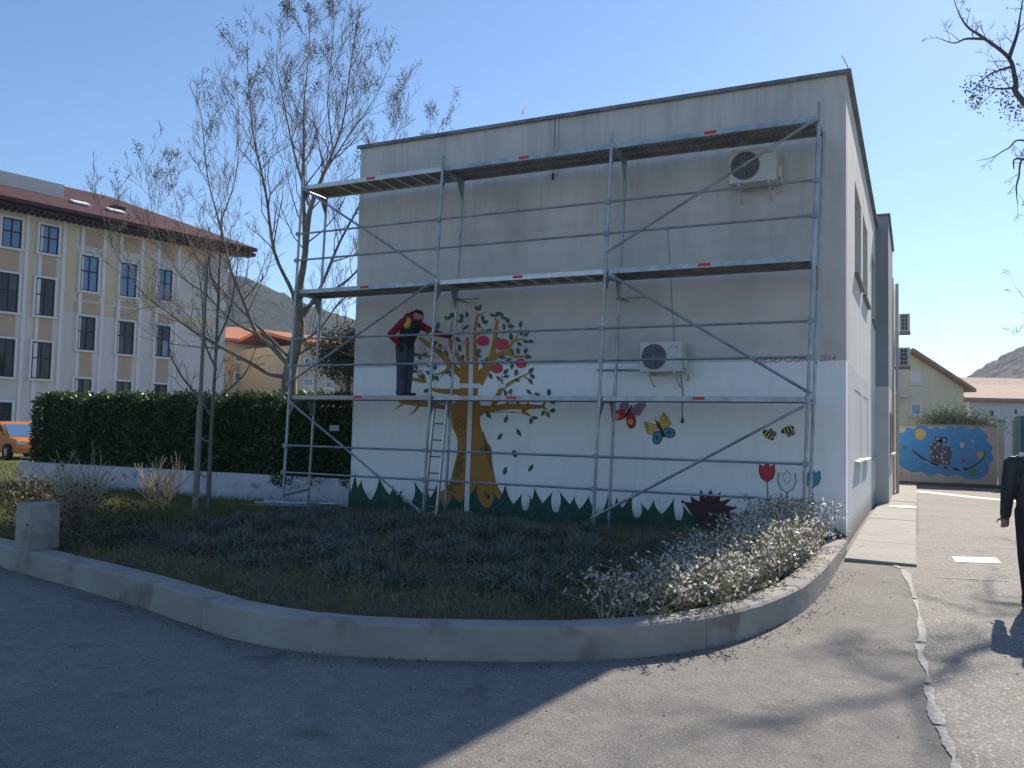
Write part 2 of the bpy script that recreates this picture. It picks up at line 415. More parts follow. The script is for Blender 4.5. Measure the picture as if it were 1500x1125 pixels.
# ================================================================== the painted building
BANDZ = 2.77
def wall_material(name='stained_plaster', ups=[(.3, (.47, .435, .40)), (.5, (.60, .555, .51)), (.7, (.69, .63, .565))], stk=(.82, .82, .83), los=[(.3, (.85, .835, .805)), (.55, (.88, .865, .835)), (.7, (.89, .875, .845))]):
    m = bpy.data.materials.new(name); m.use_nodes = True; t = m.node_tree; N = t.nodes; L = t.links; b = N['Principled BSDF']
    b.inputs['Roughness'].default_value = .9; b.inputs['Specular IOR Level'].default_value = .2
    geo = N.new('ShaderNodeNewGeometry'); sep = N.new('ShaderNodeSeparateXYZ'); L.new(geo.outputs['Position'], sep.inputs[0])
    def noise(scale, stretch, det=5):
        mp = N.new('ShaderNodeMapping'); mp.inputs['Scale'].default_value = stretch; L.new(geo.outputs['Position'], mp.inputs[0])
        n = N.new('ShaderNodeTexNoise'); n.inputs['Scale'].default_value = scale; n.inputs['Detail'].default_value = det; n.inputs['Roughness'].default_value = .6
        L.new(mp.outputs[0], n.inputs['Vector']); return n.outputs['Fac']
    def ramp(fac, stops):
        r = N.new('ShaderNodeValToRGB'); e = r.color_ramp.elements
        e[0].position, e[0].color = stops[0][0], (*stops[0][1], 1); e[1].position, e[1].color = stops[-1][0], (*stops[-1][1], 1)
        for p_, c_ in stops[1:-1]:
            k = e.new(p_); k.color = (*c_, 1)
        L.new(fac, r.inputs[0]); return r.outputs['Color']
    def mix(fac, a, b_, mode='MIX'):
        x = N.new('ShaderNodeMix'); x.data_type = 'RGBA'; x.blend_type = mode
        if isinstance(fac, float): x.inputs[0].default_value = fac
        else: L.new(fac, x.inputs[0])
        for k, s_ in ((6, a), (7, b_)):
            if isinstance(s_, tuple): x.inputs[k].default_value = (*s_, 1)
            else: L.new(s_, x.inputs[k])
        return x.outputs[2]
    up = ramp(noise(.8, (1, 1, .7)), ups)
    streak = ramp(noise(3.2, (2.2, 2.2, .16), 6), [(.38, stk), (.55, (1, 1, 1))])
    # rain streaks start at the roof edge and fade out downwards
    mr = N.new('ShaderNodeMapRange'); mr.inputs[1].default_value = 4.2; mr.inputs[2].default_value = 7.1; mr.inputs[3].default_value = .15; mr.inputs[4].default_value = .9
    L.new(sep.outputs[2], mr.inputs[0])
    up = mix(mr.outputs[0], up, mix(1.0, up, streak, 'MULTIPLY'))
    lo = ramp(noise(1.1, (1, 1, .8)), los)
    lstreak = ramp(noise(4.5, (1.6, 1.6, .25), 6), [(.34, (.90, .90, .89)), (.5, (1, 1, 1))])
    lo = mix(.7, lo, mix(1.0, lo, lstreak, 'MULTIPLY'))
    spots = ramp(noise(26, (1, 1, 1), 2), [(.26, (.62, .60, .58)), (.31, (1, 1, 1))])
    lo = mix(.55, lo, mix(1.0, lo, spots, 'MULTIPLY'))
    # splash dirt close to the soil
    ml = N.new('ShaderNodeMapRange'); ml.inputs[1].default_value = .15; ml.inputs[2].default_value = .42; ml.inputs[3].default_value = .75; ml.inputs[4].default_value = 0
    L.new(sep.outputs[2], ml.inputs[0]); lo = mix(ml.outputs[0], lo, (.24, .21, .18))
    w2 = noise(9, (1, 1, 1), 2); ad = N.new('ShaderNodeMath'); ad.operation = 'MULTIPLY_ADD'; ad.inputs[1].default_value = .02; L.new(w2, ad.inputs[0]); L.new(sep.outputs[2], ad.inputs[2])
    gt = N.new('ShaderNodeMath'); gt.operation = 'GREATER_THAN'; gt.inputs[1].default_value = BANDZ+.01; L.new(ad.outputs[0], gt.inputs[0])
    L.new(mix(gt.outputs[0], lo, up), b.inputs['Base Color'])
    nb = N.new('ShaderNodeTexNoise'); nb.inputs['Scale'].default_value = 120; nb.inputs['Detail'].default_value = 3; L.new(geo.outputs['Position'], nb.inputs['Vector'])
    bp = N.new('ShaderNodeBump'); bp.inputs['Strength'].default_value = .25; bp.inputs['Distance'].default_value = .004
    L.new(nb.outputs['Fac'], bp.inputs['Height']); L.new(bp.outputs[0], b.inputs['Normal'])
    return m
M_WALL = wall_material()
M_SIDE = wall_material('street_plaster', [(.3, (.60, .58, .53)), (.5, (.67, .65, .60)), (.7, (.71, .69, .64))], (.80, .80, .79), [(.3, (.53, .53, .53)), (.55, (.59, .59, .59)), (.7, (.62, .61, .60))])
M_CAP = mat('roof_cap_metal', (.27, .26, .25), .5, (.11, .11, .12), 4, .5, metal=.3)
M_SHUT = mat('grey_shutter', (.17, .17, .18), .6, (.13, .13, .14), 6, .5)
M_SHUTL = mat('pale_shutter', (.55, .55, .55), .85, (.51, .51, .51), 1.5, .5)
M_SILL = mat('sill_stone', (.60, .58, .55), .7, (.45, .43, .41), 10, .5)
M_GREYW = mat('grey_render', (.26, .265, .29), .9, (.31, .31, .33), 1.5, .5, bump=.2, bscale=100)
M_OCHRE = mat('ochre_render', (.62, .47, .27), .9, (.54, .40, .23), 2, .5, bump=.2, bscale=80)
M_LIGHTW = mat('light_render', (.60, .58, .55), .9, (.50, .48, .46), 1.5, .5, bump=.2, bscale=80)
bld = thing('painted_building', 'two-storey grey and white plaster building with a painted tree mural on its wall', 'building', (-4.5, 5, 0))
ZR, LW = 7.13, 8.95
# walls with real window recesses in the street facade
WIN = [(2.0, 3.9, 4.47, 6.06), (4.47, 6.3, 4.47, 6.09), (8.27, 10.05, 4.47, 6.06), (2.0, 3.9, 1.25, 2.45), (4.45, 6.25, 1.22, 2.45), (8.45, 10.1, 1.16, 2.45)]
mb = MB()
mb.box(-LW, 0, 0, .32, -.1, ZR)                      # front wall
mb.box(-LW, -LW+.3, .32, 22, -.1, ZR)                # left wall
mb.box(-LW+.3, 0, 21.7, 22, -.3, ZR)                 # back wall
sb = MB()
ycut = [.32, 2.0, 3.9, 4.47, 6.3, 8.27, 10.3]
def side_col(y0, y1, holes):
    z = -.3
    for (a, b_) in holes:
        sb.box(-.3, 0, y0, y1, z, a); z = b_
    sb.box(-.3, 0, y0, y1, z, ZR)
side_col(.32, 2.0, []); side_col(2.0, 3.9, [(1.25, 2.45), (4.47, 6.06)]); side_col(3.9, 4.47, []); side_col(4.47, 6.28, [(1.22, 2.45), (4.47, 6.09)])
side_col(6.28, 8.3, []); side_col(8.3, 10.08, [(1.16, 2.45), (4.47, 6.06)]); side_col(10.08, 10.3, [])
mb.box(-LW+.3, -.3, .32, 21.7, ZR-.4, ZR-.1)         # roof slab
wall = part('wall', mb, M_WALL, bld)
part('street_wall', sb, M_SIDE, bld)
for (y0, y1, z0, z1) in WIN:
    rx = -.14 if z0 > 3 else -.008; b = MB(); b.box(rx-.06, rx, y0-.02, y1+.02, z0-.02, z1+.02)
    wn = part('window', b, M_SHUT if z0 > 3 else M_SHUTL, bld)
    b = MB()
    for zz in np.arange(z0+.04, z1, .055) if z0 > 3 else [z0+.02]: b.box(rx-.001, rx+(.010 if z0 > 3 else .003), y0, y1, zz, zz+.045)
    part('shutter_slats', b, M_SHUT if z0 > 3 else M_SHUTL, wn)
    b = MB(); b.hexa([(-.16, y0-.06, z0-.05), (.075, y0-.06, z0-.07), (.075, y1+.06, z0-.07), (-.16, y1+.06, z0-.05), (-.16, y0-.06, z0+.004), (.075, y0-.06, z0-.035), (.075, y1+.06, z0-.035), (-.16, y1+.06, z0+.004)])
    part('sill', b, M_SILL if z0 < 3 else M_CAP, wn)
b = MB(); b.box(-LW-.05, .07, -.055, .36, ZR, ZR+.05); b.box(-.34, .07, .36, 10.3, ZR+.0, ZR+.05); b.box(-LW-.05, -LW+.33, .36, 22, ZR, ZR+.05)
b.box(-LW-.06, .08, -.062, -.05, ZR-.015, ZR+.03); b.box(.065, .08, -.05, 10.3, ZR-.015, ZR+.03)
part('roof_cap', b, M_CAP, bld)
# lightning rod at the corner
b = MB(); b.tube([(.03, .05, ZR+.05), (.02, .05, ZR+.12), (-.06, .03, ZR+.30)], .008, 5); part('lightning_rod', b, M_STEELD, bld)
# projecting bays further along the street
b = MB(); b.box(-.3, .31, 10.3, 15.0, 2.95, 7.42); part('upper_bay', b, M_GREYW, bld)
b = MB(); b.box(-.3, .31, 10.3, 15.0, -.4, 2.948); part('lower_bay', b, M_LIGHTW, bld)
b = MB(); b.box(-.35, .36, 10.25, 15.05, 7.42, 7.47); part('bay_cap', b, M_CAP, bld)
b = MB(); b.box(-.3, .33, 15.0, 22.0, 3.0, 6.6); part('rear_upper_wall', b, M_LIGHTW, bld)
b = MB(); b.box(-.3, .34, 15.0, 22.0, -.5, 2.998); part('rear_lower_wall', b, M_OCHRE, bld)
b = MB(); b.tube([(.42, 15.6, -.3), (.42, 15.6, 6.5)], .05, 8); part('downpipe', b, M_SILL, bld)
for (y0, z0) in ((11.2, 1.2), (13.0, 1.2)):
    b = MB(); b.box(.27, .335, y0, y0+1.2, z0, z0+1.1); wn = part('window', b, M_SHUT, bld)
    b = MB(); b.box(.31, .41, y0-.05, y0+1.25, z0-.07, z0-.01); part('sill', b, M_SILL, wn)
# overflow spout / conductor on the front parapet
b = MB(); b.box(-4.81, -4.785, -.03, .0, 6.12, 7.15); b.box(-4.735, -4.70, -.03, 0, 6.12, 7.15); part('conductor_strip', b, M_SILL, bld)
b = MB(); b.box(-4.80, -4.765, -.05, -.031, 6.02, 6.14); part('clamp', b, M_DARK, bld)
# rubble line at the foot of the wall
random.seed(21); x = -8.5
while x < -.5:
    w_ = random.uniform(.12, .3)
    if random.random() < .12:
        b = MB(); h = random.uniform(.0, .05); b.hexa([(x, -.13, .0), (x+w_, -.12, .0), (x+w_*.95, -.012, .0), (x+.02, -.012, .0), (x+.02, -.11, .10+h), (x+w_*.9, -.10, .10+h*.9), (x+w_*.9, -.013, .10+h), (x+.03, -.013, .10+h)])
        part('footing_stone', b, M_CONC, bld)
    x += w_+random.uniform(.05, .4)
# ================================================================== the mural: flat paint on the front wall
def Z(ox, oy, s):
    return lambda a, b: (ox+a/s, oy+b/s)
Z7 = Z(580, 430, 5.357); Z8 = Z(620, 580, 6.25); ZG = Z(860, 700, 5.623); ZB = Z(880, 560, 10.714); ZT = Z(1040, 500, 4.69)
def wp(uv, lay=1):
    p = on_y(uv[0], uv[1], 0.0); return np.array([p[0], -.0012*lay-.001, p[2]])
P_BARK = mat('paint_bark', (.46, .225, .05), .85, (.38, .185, .045), 3, .5, bump=.35, bscale=110, bdist=.004, col3=(.50, .48, .45), scale3=42, mix3=.70)
P_BARKD = mat('paint_bark_dark', (.21, .10, .05), .85, (.27, .13, .055), 8, .5, bump=.35, bscale=110, bdist=.004, col3=(.50, .48, .45), scale3=42, mix3=.70)
P_LEAF = mat('paint_leaf', (.055, .11, .095), .85, (.08, .15, .11), 14, .5, bump=.35, bscale=110, bdist=.004, col3=(.50, .48, .45), scale3=42, mix3=.70)
P_LEAF2 = mat('paint_leaf_pale', (.12, .19, .12), .85, (.08, .14, .10), 14, .5, bump=.35, bscale=110, bdist=.004, col3=(.50, .48, .45), scale3=42, mix3=.70)
P_GRASS = mat('paint_grass', (.022, .078, .055), .85, (.03, .10, .065), 5, .5, bump=.35, bscale=110, bdist=.004, col3=(.50, .48, .45), scale3=42, mix3=.70)
P_APPLE = mat('paint_apple', (.62, .07, .11), .85, (.54, .06, .10), 12, .5, bump=.35, bscale=110, bdist=.004, col3=(.50, .48, .45), scale3=42, mix3=.70)
P_PINK = mat('paint_pink', (.66, .43, .45), .85, (.6, .36, .40), 12, .5)
P_BROWN = mat('paint_brown', (.075, .035, .038), .85, (.095, .042, .045), 8, .5, bump=.35, bscale=110, bdist=.004, col3=(.50, .48, .45), scale3=42, mix3=.70)
P_BLACK = mat('paint_black', (.02, .022, .03), .85)
P_YEL = mat('paint_yellow', (.66, .50, .13), .85, (.6, .44, .12), 14, .5, bump=.35, bscale=110, bdist=.004, col3=(.50, .48, .45), scale3=42, mix3=.70)
P_BLUE = mat('paint_blue', (.05, .25, .42), .85, (.08, .32, .46), 14, .5, bump=.35, bscale=110, bdist=.004, col3=(.50, .48, .45), scale3=42, mix3=.70)
P_MAUVE = mat('paint_mauve', (.38, .22, .27), .85, (.34, .2, .25), 20, .5, bump=.35, bscale=110, bdist=.004, col3=(.50, .48, .45), scale3=42, mix3=.70)
P_RED = mat('paint_red', (.62, .05, .07), .85, (.5, .05, .06), 15, .5, bump=.35, bscale=110, bdist=.004, col3=(.50, .48, .45), scale3=42, mix3=.70)
P_WHITE = mat('paint_white_ground', (.74, .74, .74), .85)
P_GREY = mat('paint_grey', (.2, .2, .22), .85)
P_TXT = mat('paint_lettering', (.42, .15, .17), .85)
def poly(mb, pts, lay=1, mi=0):
    mb.add([wp(p, lay) for p in pts], [tuple(range(len(pts)))], mi)
def stroke(mb, pts, lay=1, mi=0, sub=5):
    """pts: (u,v,width px)"""
    P = catmull([(u, v, w_) for u, v, w_ in pts], sub) if len(pts) > 2 else [np.array(p, float) for p in pts]
    L_, R_ = [], []
    for i, p in enumerate(P):
        t = P[min(i+1, len(P)-1)][:2]-P[max(i-1, 0)][:2]; t = t/(np.linalg.norm(t)+1e-9); n = np.array([-t[1], t[0]])
        L_.append(p[:2]+n*max(p[2], .2)/2); R_.append(p[:2]-n*max(p[2], .2)/2)
    for i in range(len(P)-1):
        mb.add([wp(L_[i], lay), wp(R_[i], lay), wp(R_[i+1], lay), wp(L_[i+1], lay)], [(0, 1, 2, 3)], mi)
def ell(mb, c, rx, ry, ang=0, lay=1, mi=0, n=18, f=None):
    ca, sa = math.cos(ang), math.sin(ang); P = []
    for k in range(n):
        t = 2*math.pi*k/n; r = f(t) if f else 1
        x, y_ = rx*r*math.cos(t), ry*r*math.sin(t); P.append((c[0]+x*ca-y_*sa, c[1]+x*sa+y_*ca))
    poly(mb, P, lay, mi)
def pleaf(mb, c, ang, ln, wd, lay=3, mi=0):
    ang += random.gauss(0, .09); wd *= random.uniform(.85, 1.2)
    ca, sa = math.cos(ang), math.sin(ang); P = []
    for t, w_ in ((-.5, 0), (-.3, .34), (-.05, .5), (.2, .4), (.5, 0), (.2, -.4), (-.05, -.5), (-.3, -.34)):
        x, y_ = t*ln*random.uniform(.95, 1.05), w_*wd*random.uniform(.85, 1.12); P.append((c[0]+x*ca-y_*sa, c[1]+x*sa+y_*ca))
    poly(mb, P, lay, mi)
m = MB()
trunk = [Z7(500, 600), Z7(520, 660), Z7(505, 735), Z7(490, 790), Z7(470, 850), Z8(262, 130), Z8(258, 200), Z8(266, 290), Z8(300, 350), Z8(315, 420), Z8(312, 520), Z8(295, 590), Z8(268, 690), Z8(250, 780), Z8(200, 850), Z8(110, 910), Z8(60, 960), Z8(40, 1050),
         Z8(720, 1050), Z8(745, 920), Z8(700, 860), Z8(668, 790), Z8(645, 690), Z8(625, 600), Z8(610, 500), Z8(572, 440), Z8(545, 340), Z8(520, 260), Z8(522, 190), Z8(560, 155), Z7(665, 880), Z7(640, 790), Z7(650, 720), Z7(640, 600)]
poly(m, trunk, 1)
def s7(*a): return [(*Z7(x, y_), w_/5.357) for x, y_, w_ in a]
LIMBS = [s7((600, 905, 60), (740, 905, 52), (880, 888, 44), (1040, 890, 34), (1160, 890, 24)),
         s7((1040, 890, 40), (1000, 920, 30), (1060, 965, 10)), s7((1150, 892, 24), (1170, 850, 16), (1195, 810, 6)), s7((1155, 890, 20), (1190, 915, 8)),
         s7((760, 890, 40), (800, 810, 44), (830, 750, 34), (920, 690, 24), (1000, 645, 14), (1050, 625, 8)), s7((1010, 650, 12), (1055, 690, 6)), s7((835, 730, 20), (832, 640, 8)),
         s7((860, 880, 24), (885, 845, 14), (910, 790, 6)), s7((1030, 885, 22), (1045, 845, 12), (1085, 795, 5)),
         s7((500, 890, 50), (400, 892, 44), (290, 875, 40), (180, 868, 34), (90, 858, 26), (20, 850, 12)), s7((185, 870, 26), (150, 920, 14), (100, 960, 4)), s7((60, 860, 20), (20, 890, 10), (-8, 915, 4)), s7((350, 890, 26), (330, 860, 14)),
         s7((560, 770, 46), (430, 770, 42), (330, 762, 36), (280, 750, 20)),
         s7((560, 720, 120), (545, 620, 90), (530, 560, 60), (490, 500, 36), (450, 430, 34), (425, 360, 26), (412, 320, 14)),
         s7((520, 640, 60), (430, 560, 52), (380, 500, 48), (300, 430, 40), (230, 380, 36), (180, 345, 20)), s7((420, 560, 36), (400, 600, 22), (340, 630, 14), (300, 632, 8)), s7((390, 610, 12), (345, 660, 5)),
         s7((330, 500, 26), (230, 490, 18), (150, 470, 8)),
         s7((240, 690, 30), (180, 680, 32), (110, 665, 24), (60, 640, 14)),
         s7((580, 640, 60), (575, 520, 46), (565, 420, 34), (560, 345, 22)), s7((625, 640, 50), (625, 480, 36), (622, 330, 20), (632, 200, 18), (655, 165, 12), (715, 140, 4)), s7((632, 210, 16), (640, 150, 6)),
         s7((635, 690, 110), (690, 620, 80), (740, 550, 56), (762, 460, 44), (778, 370, 38), (785, 280, 30), (792, 225, 22), (775, 190, 8)), s7((790, 235, 14), (820, 200, 5)),
         s7((750, 520, 50), (810, 480, 38), (870, 465, 34), (940, 495, 26), (1010, 492, 12)), s7((870, 470, 30), (900, 410, 24), (930, 370, 20), (1000, 352, 8)), s7((930, 375, 12), (960, 310, 8), (985, 270, 4)),
         s7((640, 330, 20), (680, 300, 26), (730, 310, 10)), s7((680, 300, 12), (680, 260, 6)), s7((840, 330, 6), (850, 290, 8), (870, 240, 4)), s7((437, 300, 10), (440, 210, 6)), s7((525, 320, 8), (525, 230, 5)), s7((530, 310, 5), (560, 230, 4)),
         s7((790, 560, 10), (800, 530, 5))]
for k_, s_ in enumerate(LIMBS): stroke(m, s_, 1.5+.09*k_)
mural = part('painted_tree', m, P_BARK, bld, normals=False)
m = MB()
for c, r in (((338, 258), 45), ((338, 258), 22)):
    m = MB(); stroke(m, [(*Z8(c[0]+r*math.cos(t), c[1]+r*1.55*math.sin(t)), 1.6) for t in np.linspace(0, 6.3, 15)], 5, sub=2); part('painted_knot_ring', m, P_BARKD, mural, normals=False)
for ka, a in enumerate(([(330, 375, 1.8), (392, 350, 1.2)], [(345, 410, 1.8), (392, 385, 1.2)], [(350, 515, 4), (388, 495, 3)], [(330, 580, 5), (345, 540, 4), (388, 520, 2)], [(318, 680, 9), (335, 610, 7), (388, 590, 2)], [(300, 740, 8), (330, 690, 8), (388, 670, 2)], [(235, 870, 7), (280, 800, 6), (340, 800, 4)], [(300, 890, 1.5), (270, 860, 2)],
          [(548, 330, 1), (575, 430, 4), (600, 500, 7), (612, 590, 5), (640, 700, 1)], [(535, 510, 9), (590, 470, 8), (610, 560, 4)], [(560, 870, 5), (590, 930, 6), (610, 900, 2)])):
    m = MB(); stroke(m, [(*Z8(x, y_), w_*1.15) for x, y_, w_ in a], 5.2+.06*ka); part('painted_bark_line', m, P_BARKD, mural, normals=False)
m = MB()
for a in [[(660, 890), (760, 886), (880, 868), (1040, 872), (1150, 880)], [(640, 960), (700, 935), (860, 930), (960, 935), (1040, 950)], [(480, 860), (300, 855), (180, 848), (60, 842)], [(640, 590), (640, 520), (622, 430)], [(480, 590), (455, 520), (420, 400)]]:
    m = MB(); stroke(m, [(*Z7(x, y_), 1.0) for x, y_ in a], 5.6); part('painted_branch_shading', m, P_BARKD, mural, normals=False)
# unpainted strips that cross the tree
m = MB()
def strip(pts, lay): m.add([wp(p, lay) for p in pts], [(0, 1, 2, 3)])
strip([Z7(576, 545), Z7(608, 545), Z7(606, 800), Z7(570, 800)], 12); strip([Z7(570, 800), Z7(606, 800), Z8(422, 1055), Z8(378, 1055)], 12)
strip([Z7(500, 706), Z7(655, 706), Z7(655, 744), Z7(500, 742)], 11.6); strip([Z7(808, 708), Z7(868, 708), Z7(862, 742), Z7(802, 742)], 11.6)
part('unpainted_strip', m, P_WHITE, bld, normals=False)
m = MB(); strip([Z7(582, 250), Z7(612, 250), Z7(608, 545), Z7(576, 545)], 12); part('unpainted_strip', m, mat('paint_bare_plaster', (.52, .50, .48), .9), bld, normals=False)
for (a, b_, ry) in ((687, 372, 45), (835, 400, 50), (795, 588, 43), (985, 548, 42)):
    m = MB(); ell(m, Z7(a, b_), ry*1.02/5.357, ry/5.357, 0, 10.5, f=lambda t: 1+.06*math.cos(2*t)-.10*max(0, math.sin(-t))**8-.07*max(0, math.sin(t))**8, n=28)
    stroke(m, [(*Z7(a+3, b_-ry+8), 1.2), (*Z7(a+8, b_-ry-8), .8)], 11, 1); part('painted_apple', m, [P_APPLE, P_BARKD], mural, normals=False)
for (a, b_, r) in ((205, 430, 34), (382, 425, 26), (535, 388, 27), (190, 620, 27), (320, 505, 20), (300, 560, 16)):
    m = MB(); ell(m, Z7(a, b_), r/5.357, r/5.357, .3, 10, f=lambda t: 1-.22*abs(math.sin(2.5*t)), n=30); part('painted_blossom', m, P_PINK, mural, normals=False)
LV = [(405, 192, .4), (440, 172, -1.1), (470, 168, -1.0), (517, 182, 1.5), (505, 215, .1), (558, 165, 1.4), (553, 265, -.6), (636, 118, 1.1), (658, 112, -1.2), (652, 250, .9), (682, 195, 1.5), (705, 225, -.4), (732, 288, -.35), (760, 170, .4), (800, 162, -.8), (832, 170, 1.4), (853, 195, .1), (880, 215, 1.3), (905, 257, .1), (848, 262, 1.5), (902, 298, 0), (980, 240, -1.3), (990, 310, -1.0), (1025, 322, -.5), (1018, 376, .3), (1060, 376, .35), (970, 398, .9), (905, 340, 1.5), (912, 452, 1.1), (960, 452, 1.5), (1020, 450, -1.1), (1038, 497, .15), (805, 360, .5), (650, 455, -.9), (652, 490, .5), (685, 545, 1.2), (710, 520, -1.0), (835, 500, .2), (885, 520, -.4), (912, 570, -1.4), (945, 620, -1.4), (950, 680, .1), (865, 612, -.7), (868, 650, -.2), (808, 668, .9), (745, 648, 1.1), (1062, 605, -.9), (1072, 650, .8), (1058, 690, 1.0), (525, 500, -1.2), (503, 430, 1.4), (490, 362, .6), (398, 470, 1.3), (350, 415, 1.2), (345, 455, .1), (312, 390, -.8), (290, 370, 1.3), (155, 478, .1), (190, 495, 1.4), (228, 475, -.1), (160, 578, 1.2), (148, 610, .3), (215, 652, 1.1), (262, 622, .4), (265, 560, -.6), (310, 575, -1.4), (322, 665, 1.2), (290, 655, 1.4), (405, 615, -.9), (435, 635, 1.4), (240, 762, -.6), (860, 780, 1.4), (900, 770, -1.2), (1047, 772, .9), (1110, 790, .1), (1203, 775, 1.5), (1230, 850, .4), (905, 830, 1.2), (958, 848, 1.3), (725, 950, 1.2), (866, 987, -1.4), (1062, 1000, 1.5), (1092, 975, .25), (1158, 935, -1.0), (1195, 950, 1.2), (1232, 918, .1), (330, 255, -1.2), (258, 300, .5), (60+580*0+125, 640, 1.0)]
for i, (a, b_, an) in enumerate(LV):
    m = MB(); pleaf(m, Z7(a, b_), an, 57/5.357*(1+.1*math.sin(i*3.3)), 30/5.357, 6+.035*i)
    lf = part('painted_leaf', m, P_LEAF2 if i % 4 == 0 else P_LEAF, mural, normals=False)
for i, (a, b_, an) in enumerate([(598, 175, 1.2), (760, 212, -1.4), (875, 335, 1.0), (703, 370, -1.0), (838, 528, 1.3), (750, 685, -1.2), (985, 660, -1.1)]):
    m = MB(); pleaf(m, Z8(a, b_), an, 13.5, 6.2, 3); part('painted_fallen_leaf', m, P_LEAF, bld, normals=False)
# painted grass: one blade-fringed strip
tips = [(521, 691), (530, 702), (555, 698), (576, 710), (591, 715), (606, 704), (627, 716), (641, 708), (661, 722), (680, 726), (700, 708), (722, 721), (741, 707), (765, 721), (775, 724), (783, 713), (810, 719), (819, 718), (842, 726), (863, 725), (890, 724), (903, 727), (928, 720), (938, 736), (958, 731), (988, 727), (1000, 738), (1020, 752), (1040, 760), (1062, 764), (1080, 760), (1094, 741), (1118, 745), (1135, 758), (1152, 752), (1168, 764), (1185, 758), (1205, 768), (1222, 772)]
def base_v(u): return np.interp(u, [505, 640, 870, 1000, 1239], [750, 764, 784, 794, 808])
def val_v(u): return np.interp(u, [505, 640, 870, 1000, 1239], [729, 739, 754, 762, 785])
m = MB(); us_ = np.linspace(511, 1237, 40)
for a_, b_ in zip(us_[:-1], us_[1:]): m.add([wp((a_, val_v(a_)), 2), wp((a_, base_v(a_)), 2), wp((b_, base_v(b_)), 2), wp((b_, val_v(b_)), 2)], [(0, 1, 2, 3)])
gr = part('painted_grass', m, P_GRASS, bld, normals=False)
for i, (u, v) in enumerate(tips):
    wl = (u-tips[i-1][0])*.85 if i else 12; wr = (tips[i+1][0]-u)*.85 if i < len(tips)-1 else 12; wl, wr = min(max(wl, 12), 25), min(max(wr, 10), 25)
    lean = 9*math.sin(i*2.1); cx = u-lean; bv = val_v(u)+3; h = bv-v; P = []
    for k in range(9): t = k/8; P.append((cx-wl*(1-t)**(2.0 if i % 2 else 1.3)+lean*t**1.6, bv-h*t))
    for k in range(8, -1, -1): t = k/8; P.append((cx+wr*(1-t)**(1.3 if i % 2 else 2.0)+lean*t**1.6+.01, bv-h*t))
    P.pop(9); m = MB(); poly(m, P, 3+.08*i); part('painted_blade', m, P_GRASS, gr, normals=False)
# hedgehog
m = MB(); hp = [(790, 195), (860, 205), (850, 148), (925, 195), (935, 90), (975, 165), (1020, 92), (1045, 165), (1100, 115), (1095, 195), (1192, 168), (1135, 225), (1245, 243), (1170, 275), (1290, 322), (1195, 330), (1240, 380), (1190, 420), (930, 420), (890, 345), (850, 280)]
poly(m, [ZG(a, b_) for a, b_ in hp], 8); hg = part('painted_hedgehog', m, P_BROWN, bld, normals=False)
m = MB(); ell(m, ZG(788, 196), 2.2, 2.2, 0, 9); part('nose', m, P_BLACK, hg, normals=False)
# butterflies
def outlined(name, pts, mt, parent, lay=3, grow=1.16, spots=(), smat=None):
    c = np.mean(np.array(pts), 0); m1 = MB(); poly(m1, [tuple(c+(np.array(p)-c)*grow) for p in pts], lay, 0)
    poly(m1, pts, lay+1, 1)
    for (q, rx, ry) in spots: ell(m1, q, rx, ry, 0, lay+2, 2, n=12)
    return part(name, m1, [P_BLACK if mt is not P_MAUVE else P_GREY, mt, smat or mt], parent, normals=False)
def ov(c, rx, ry, ang, n=16):
    ca, sa = math.cos(ang), math.sin(ang); return [(c[0]+rx*math.cos(t)*ca-ry*math.sin(t)*sa, c[1]+rx*math.cos(t)*sa+ry*math.sin(t)*ca) for t in np.linspace(0, 2*math.pi, n, endpoint=False)]
bf = MB(); stroke(bf, [(*ZB(370, 560), 2), (*ZB(440, 460), 3), (*ZB(490, 365), 2)], 6); bfr = part('painted_red_butterfly', bf, P_BLACK, bld, normals=False)
outlined('wing', [ZB(a, b_) for a, b_ in ((450, 460), (520, 380), (600, 325), (690, 325), (705, 370), (650, 450), (610, 520), (540, 510))], P_MAUVE, bfr, 3, 1.06)
outlined('wing', [ZB(a, b_) for a, b_ in ((300, 420), (300, 350), (350, 300), (400, 270), (440, 340), (440, 450), (380, 440))], P_MAUVE, bfr, 3, 1.06)
outlined('wing', ov(ZB(298, 510), 9.2, 7.2, -.3), P_RED, bfr, 5, 1.1, [(ZB(255, 530), 4, 3.8)], P_YEL); outlined('wing', ov(ZB(478, 600), 6.5, 11, -.05), P_RED, bfr, 5, 1.1, [(ZB(470, 622), 4, 3.8)], P_YEL)
bf = MB(); stroke(bf, [(*ZB(880, 615), 3), (*ZB(930, 710), 4.4), (*ZB(1000, 865), 2.6)], 8); stroke(bf, [(*ZB(875, 615), .7), (*ZB(862, 535), .5)], 8); stroke(bf, [(*ZB(870, 615), .7), (*ZB(805, 568), .5)], 8); bfy = part('painted_yellow_butterfly', bf, P_BROWN, bld, normals=False)
for ww, sp_ in (([(880, 670), (700, 622), (680, 640), (730, 800), (800, 815), (890, 740)], [(720, 660), (735, 705), (745, 745)]), ([(920, 680), (935, 560), (985, 470), (1060, 550), (1105, 650), (1080, 680), (960, 730)], [(995, 520), (1020, 555), (1045, 600)])):
    outlined('wing', [ZB(a, b_) for a, b_ in ww], P_YEL, bfy, 3, 1.07, [(ZB(*q), 1.2, 1.2) for q in sp_], P_BROWN)
for c_, rx, ry, an in (((890, 870), 7.2, 10, .25), ((1075, 790), 9.4, 7.6, .25)):
    outlined('wing', ov(ZB(*c_), rx*.85, ry*.85, an), P_BLUE, bfy, 5, 1.2, [(ZB(*c_), rx*.4, ry*.4)], P_LEAF)
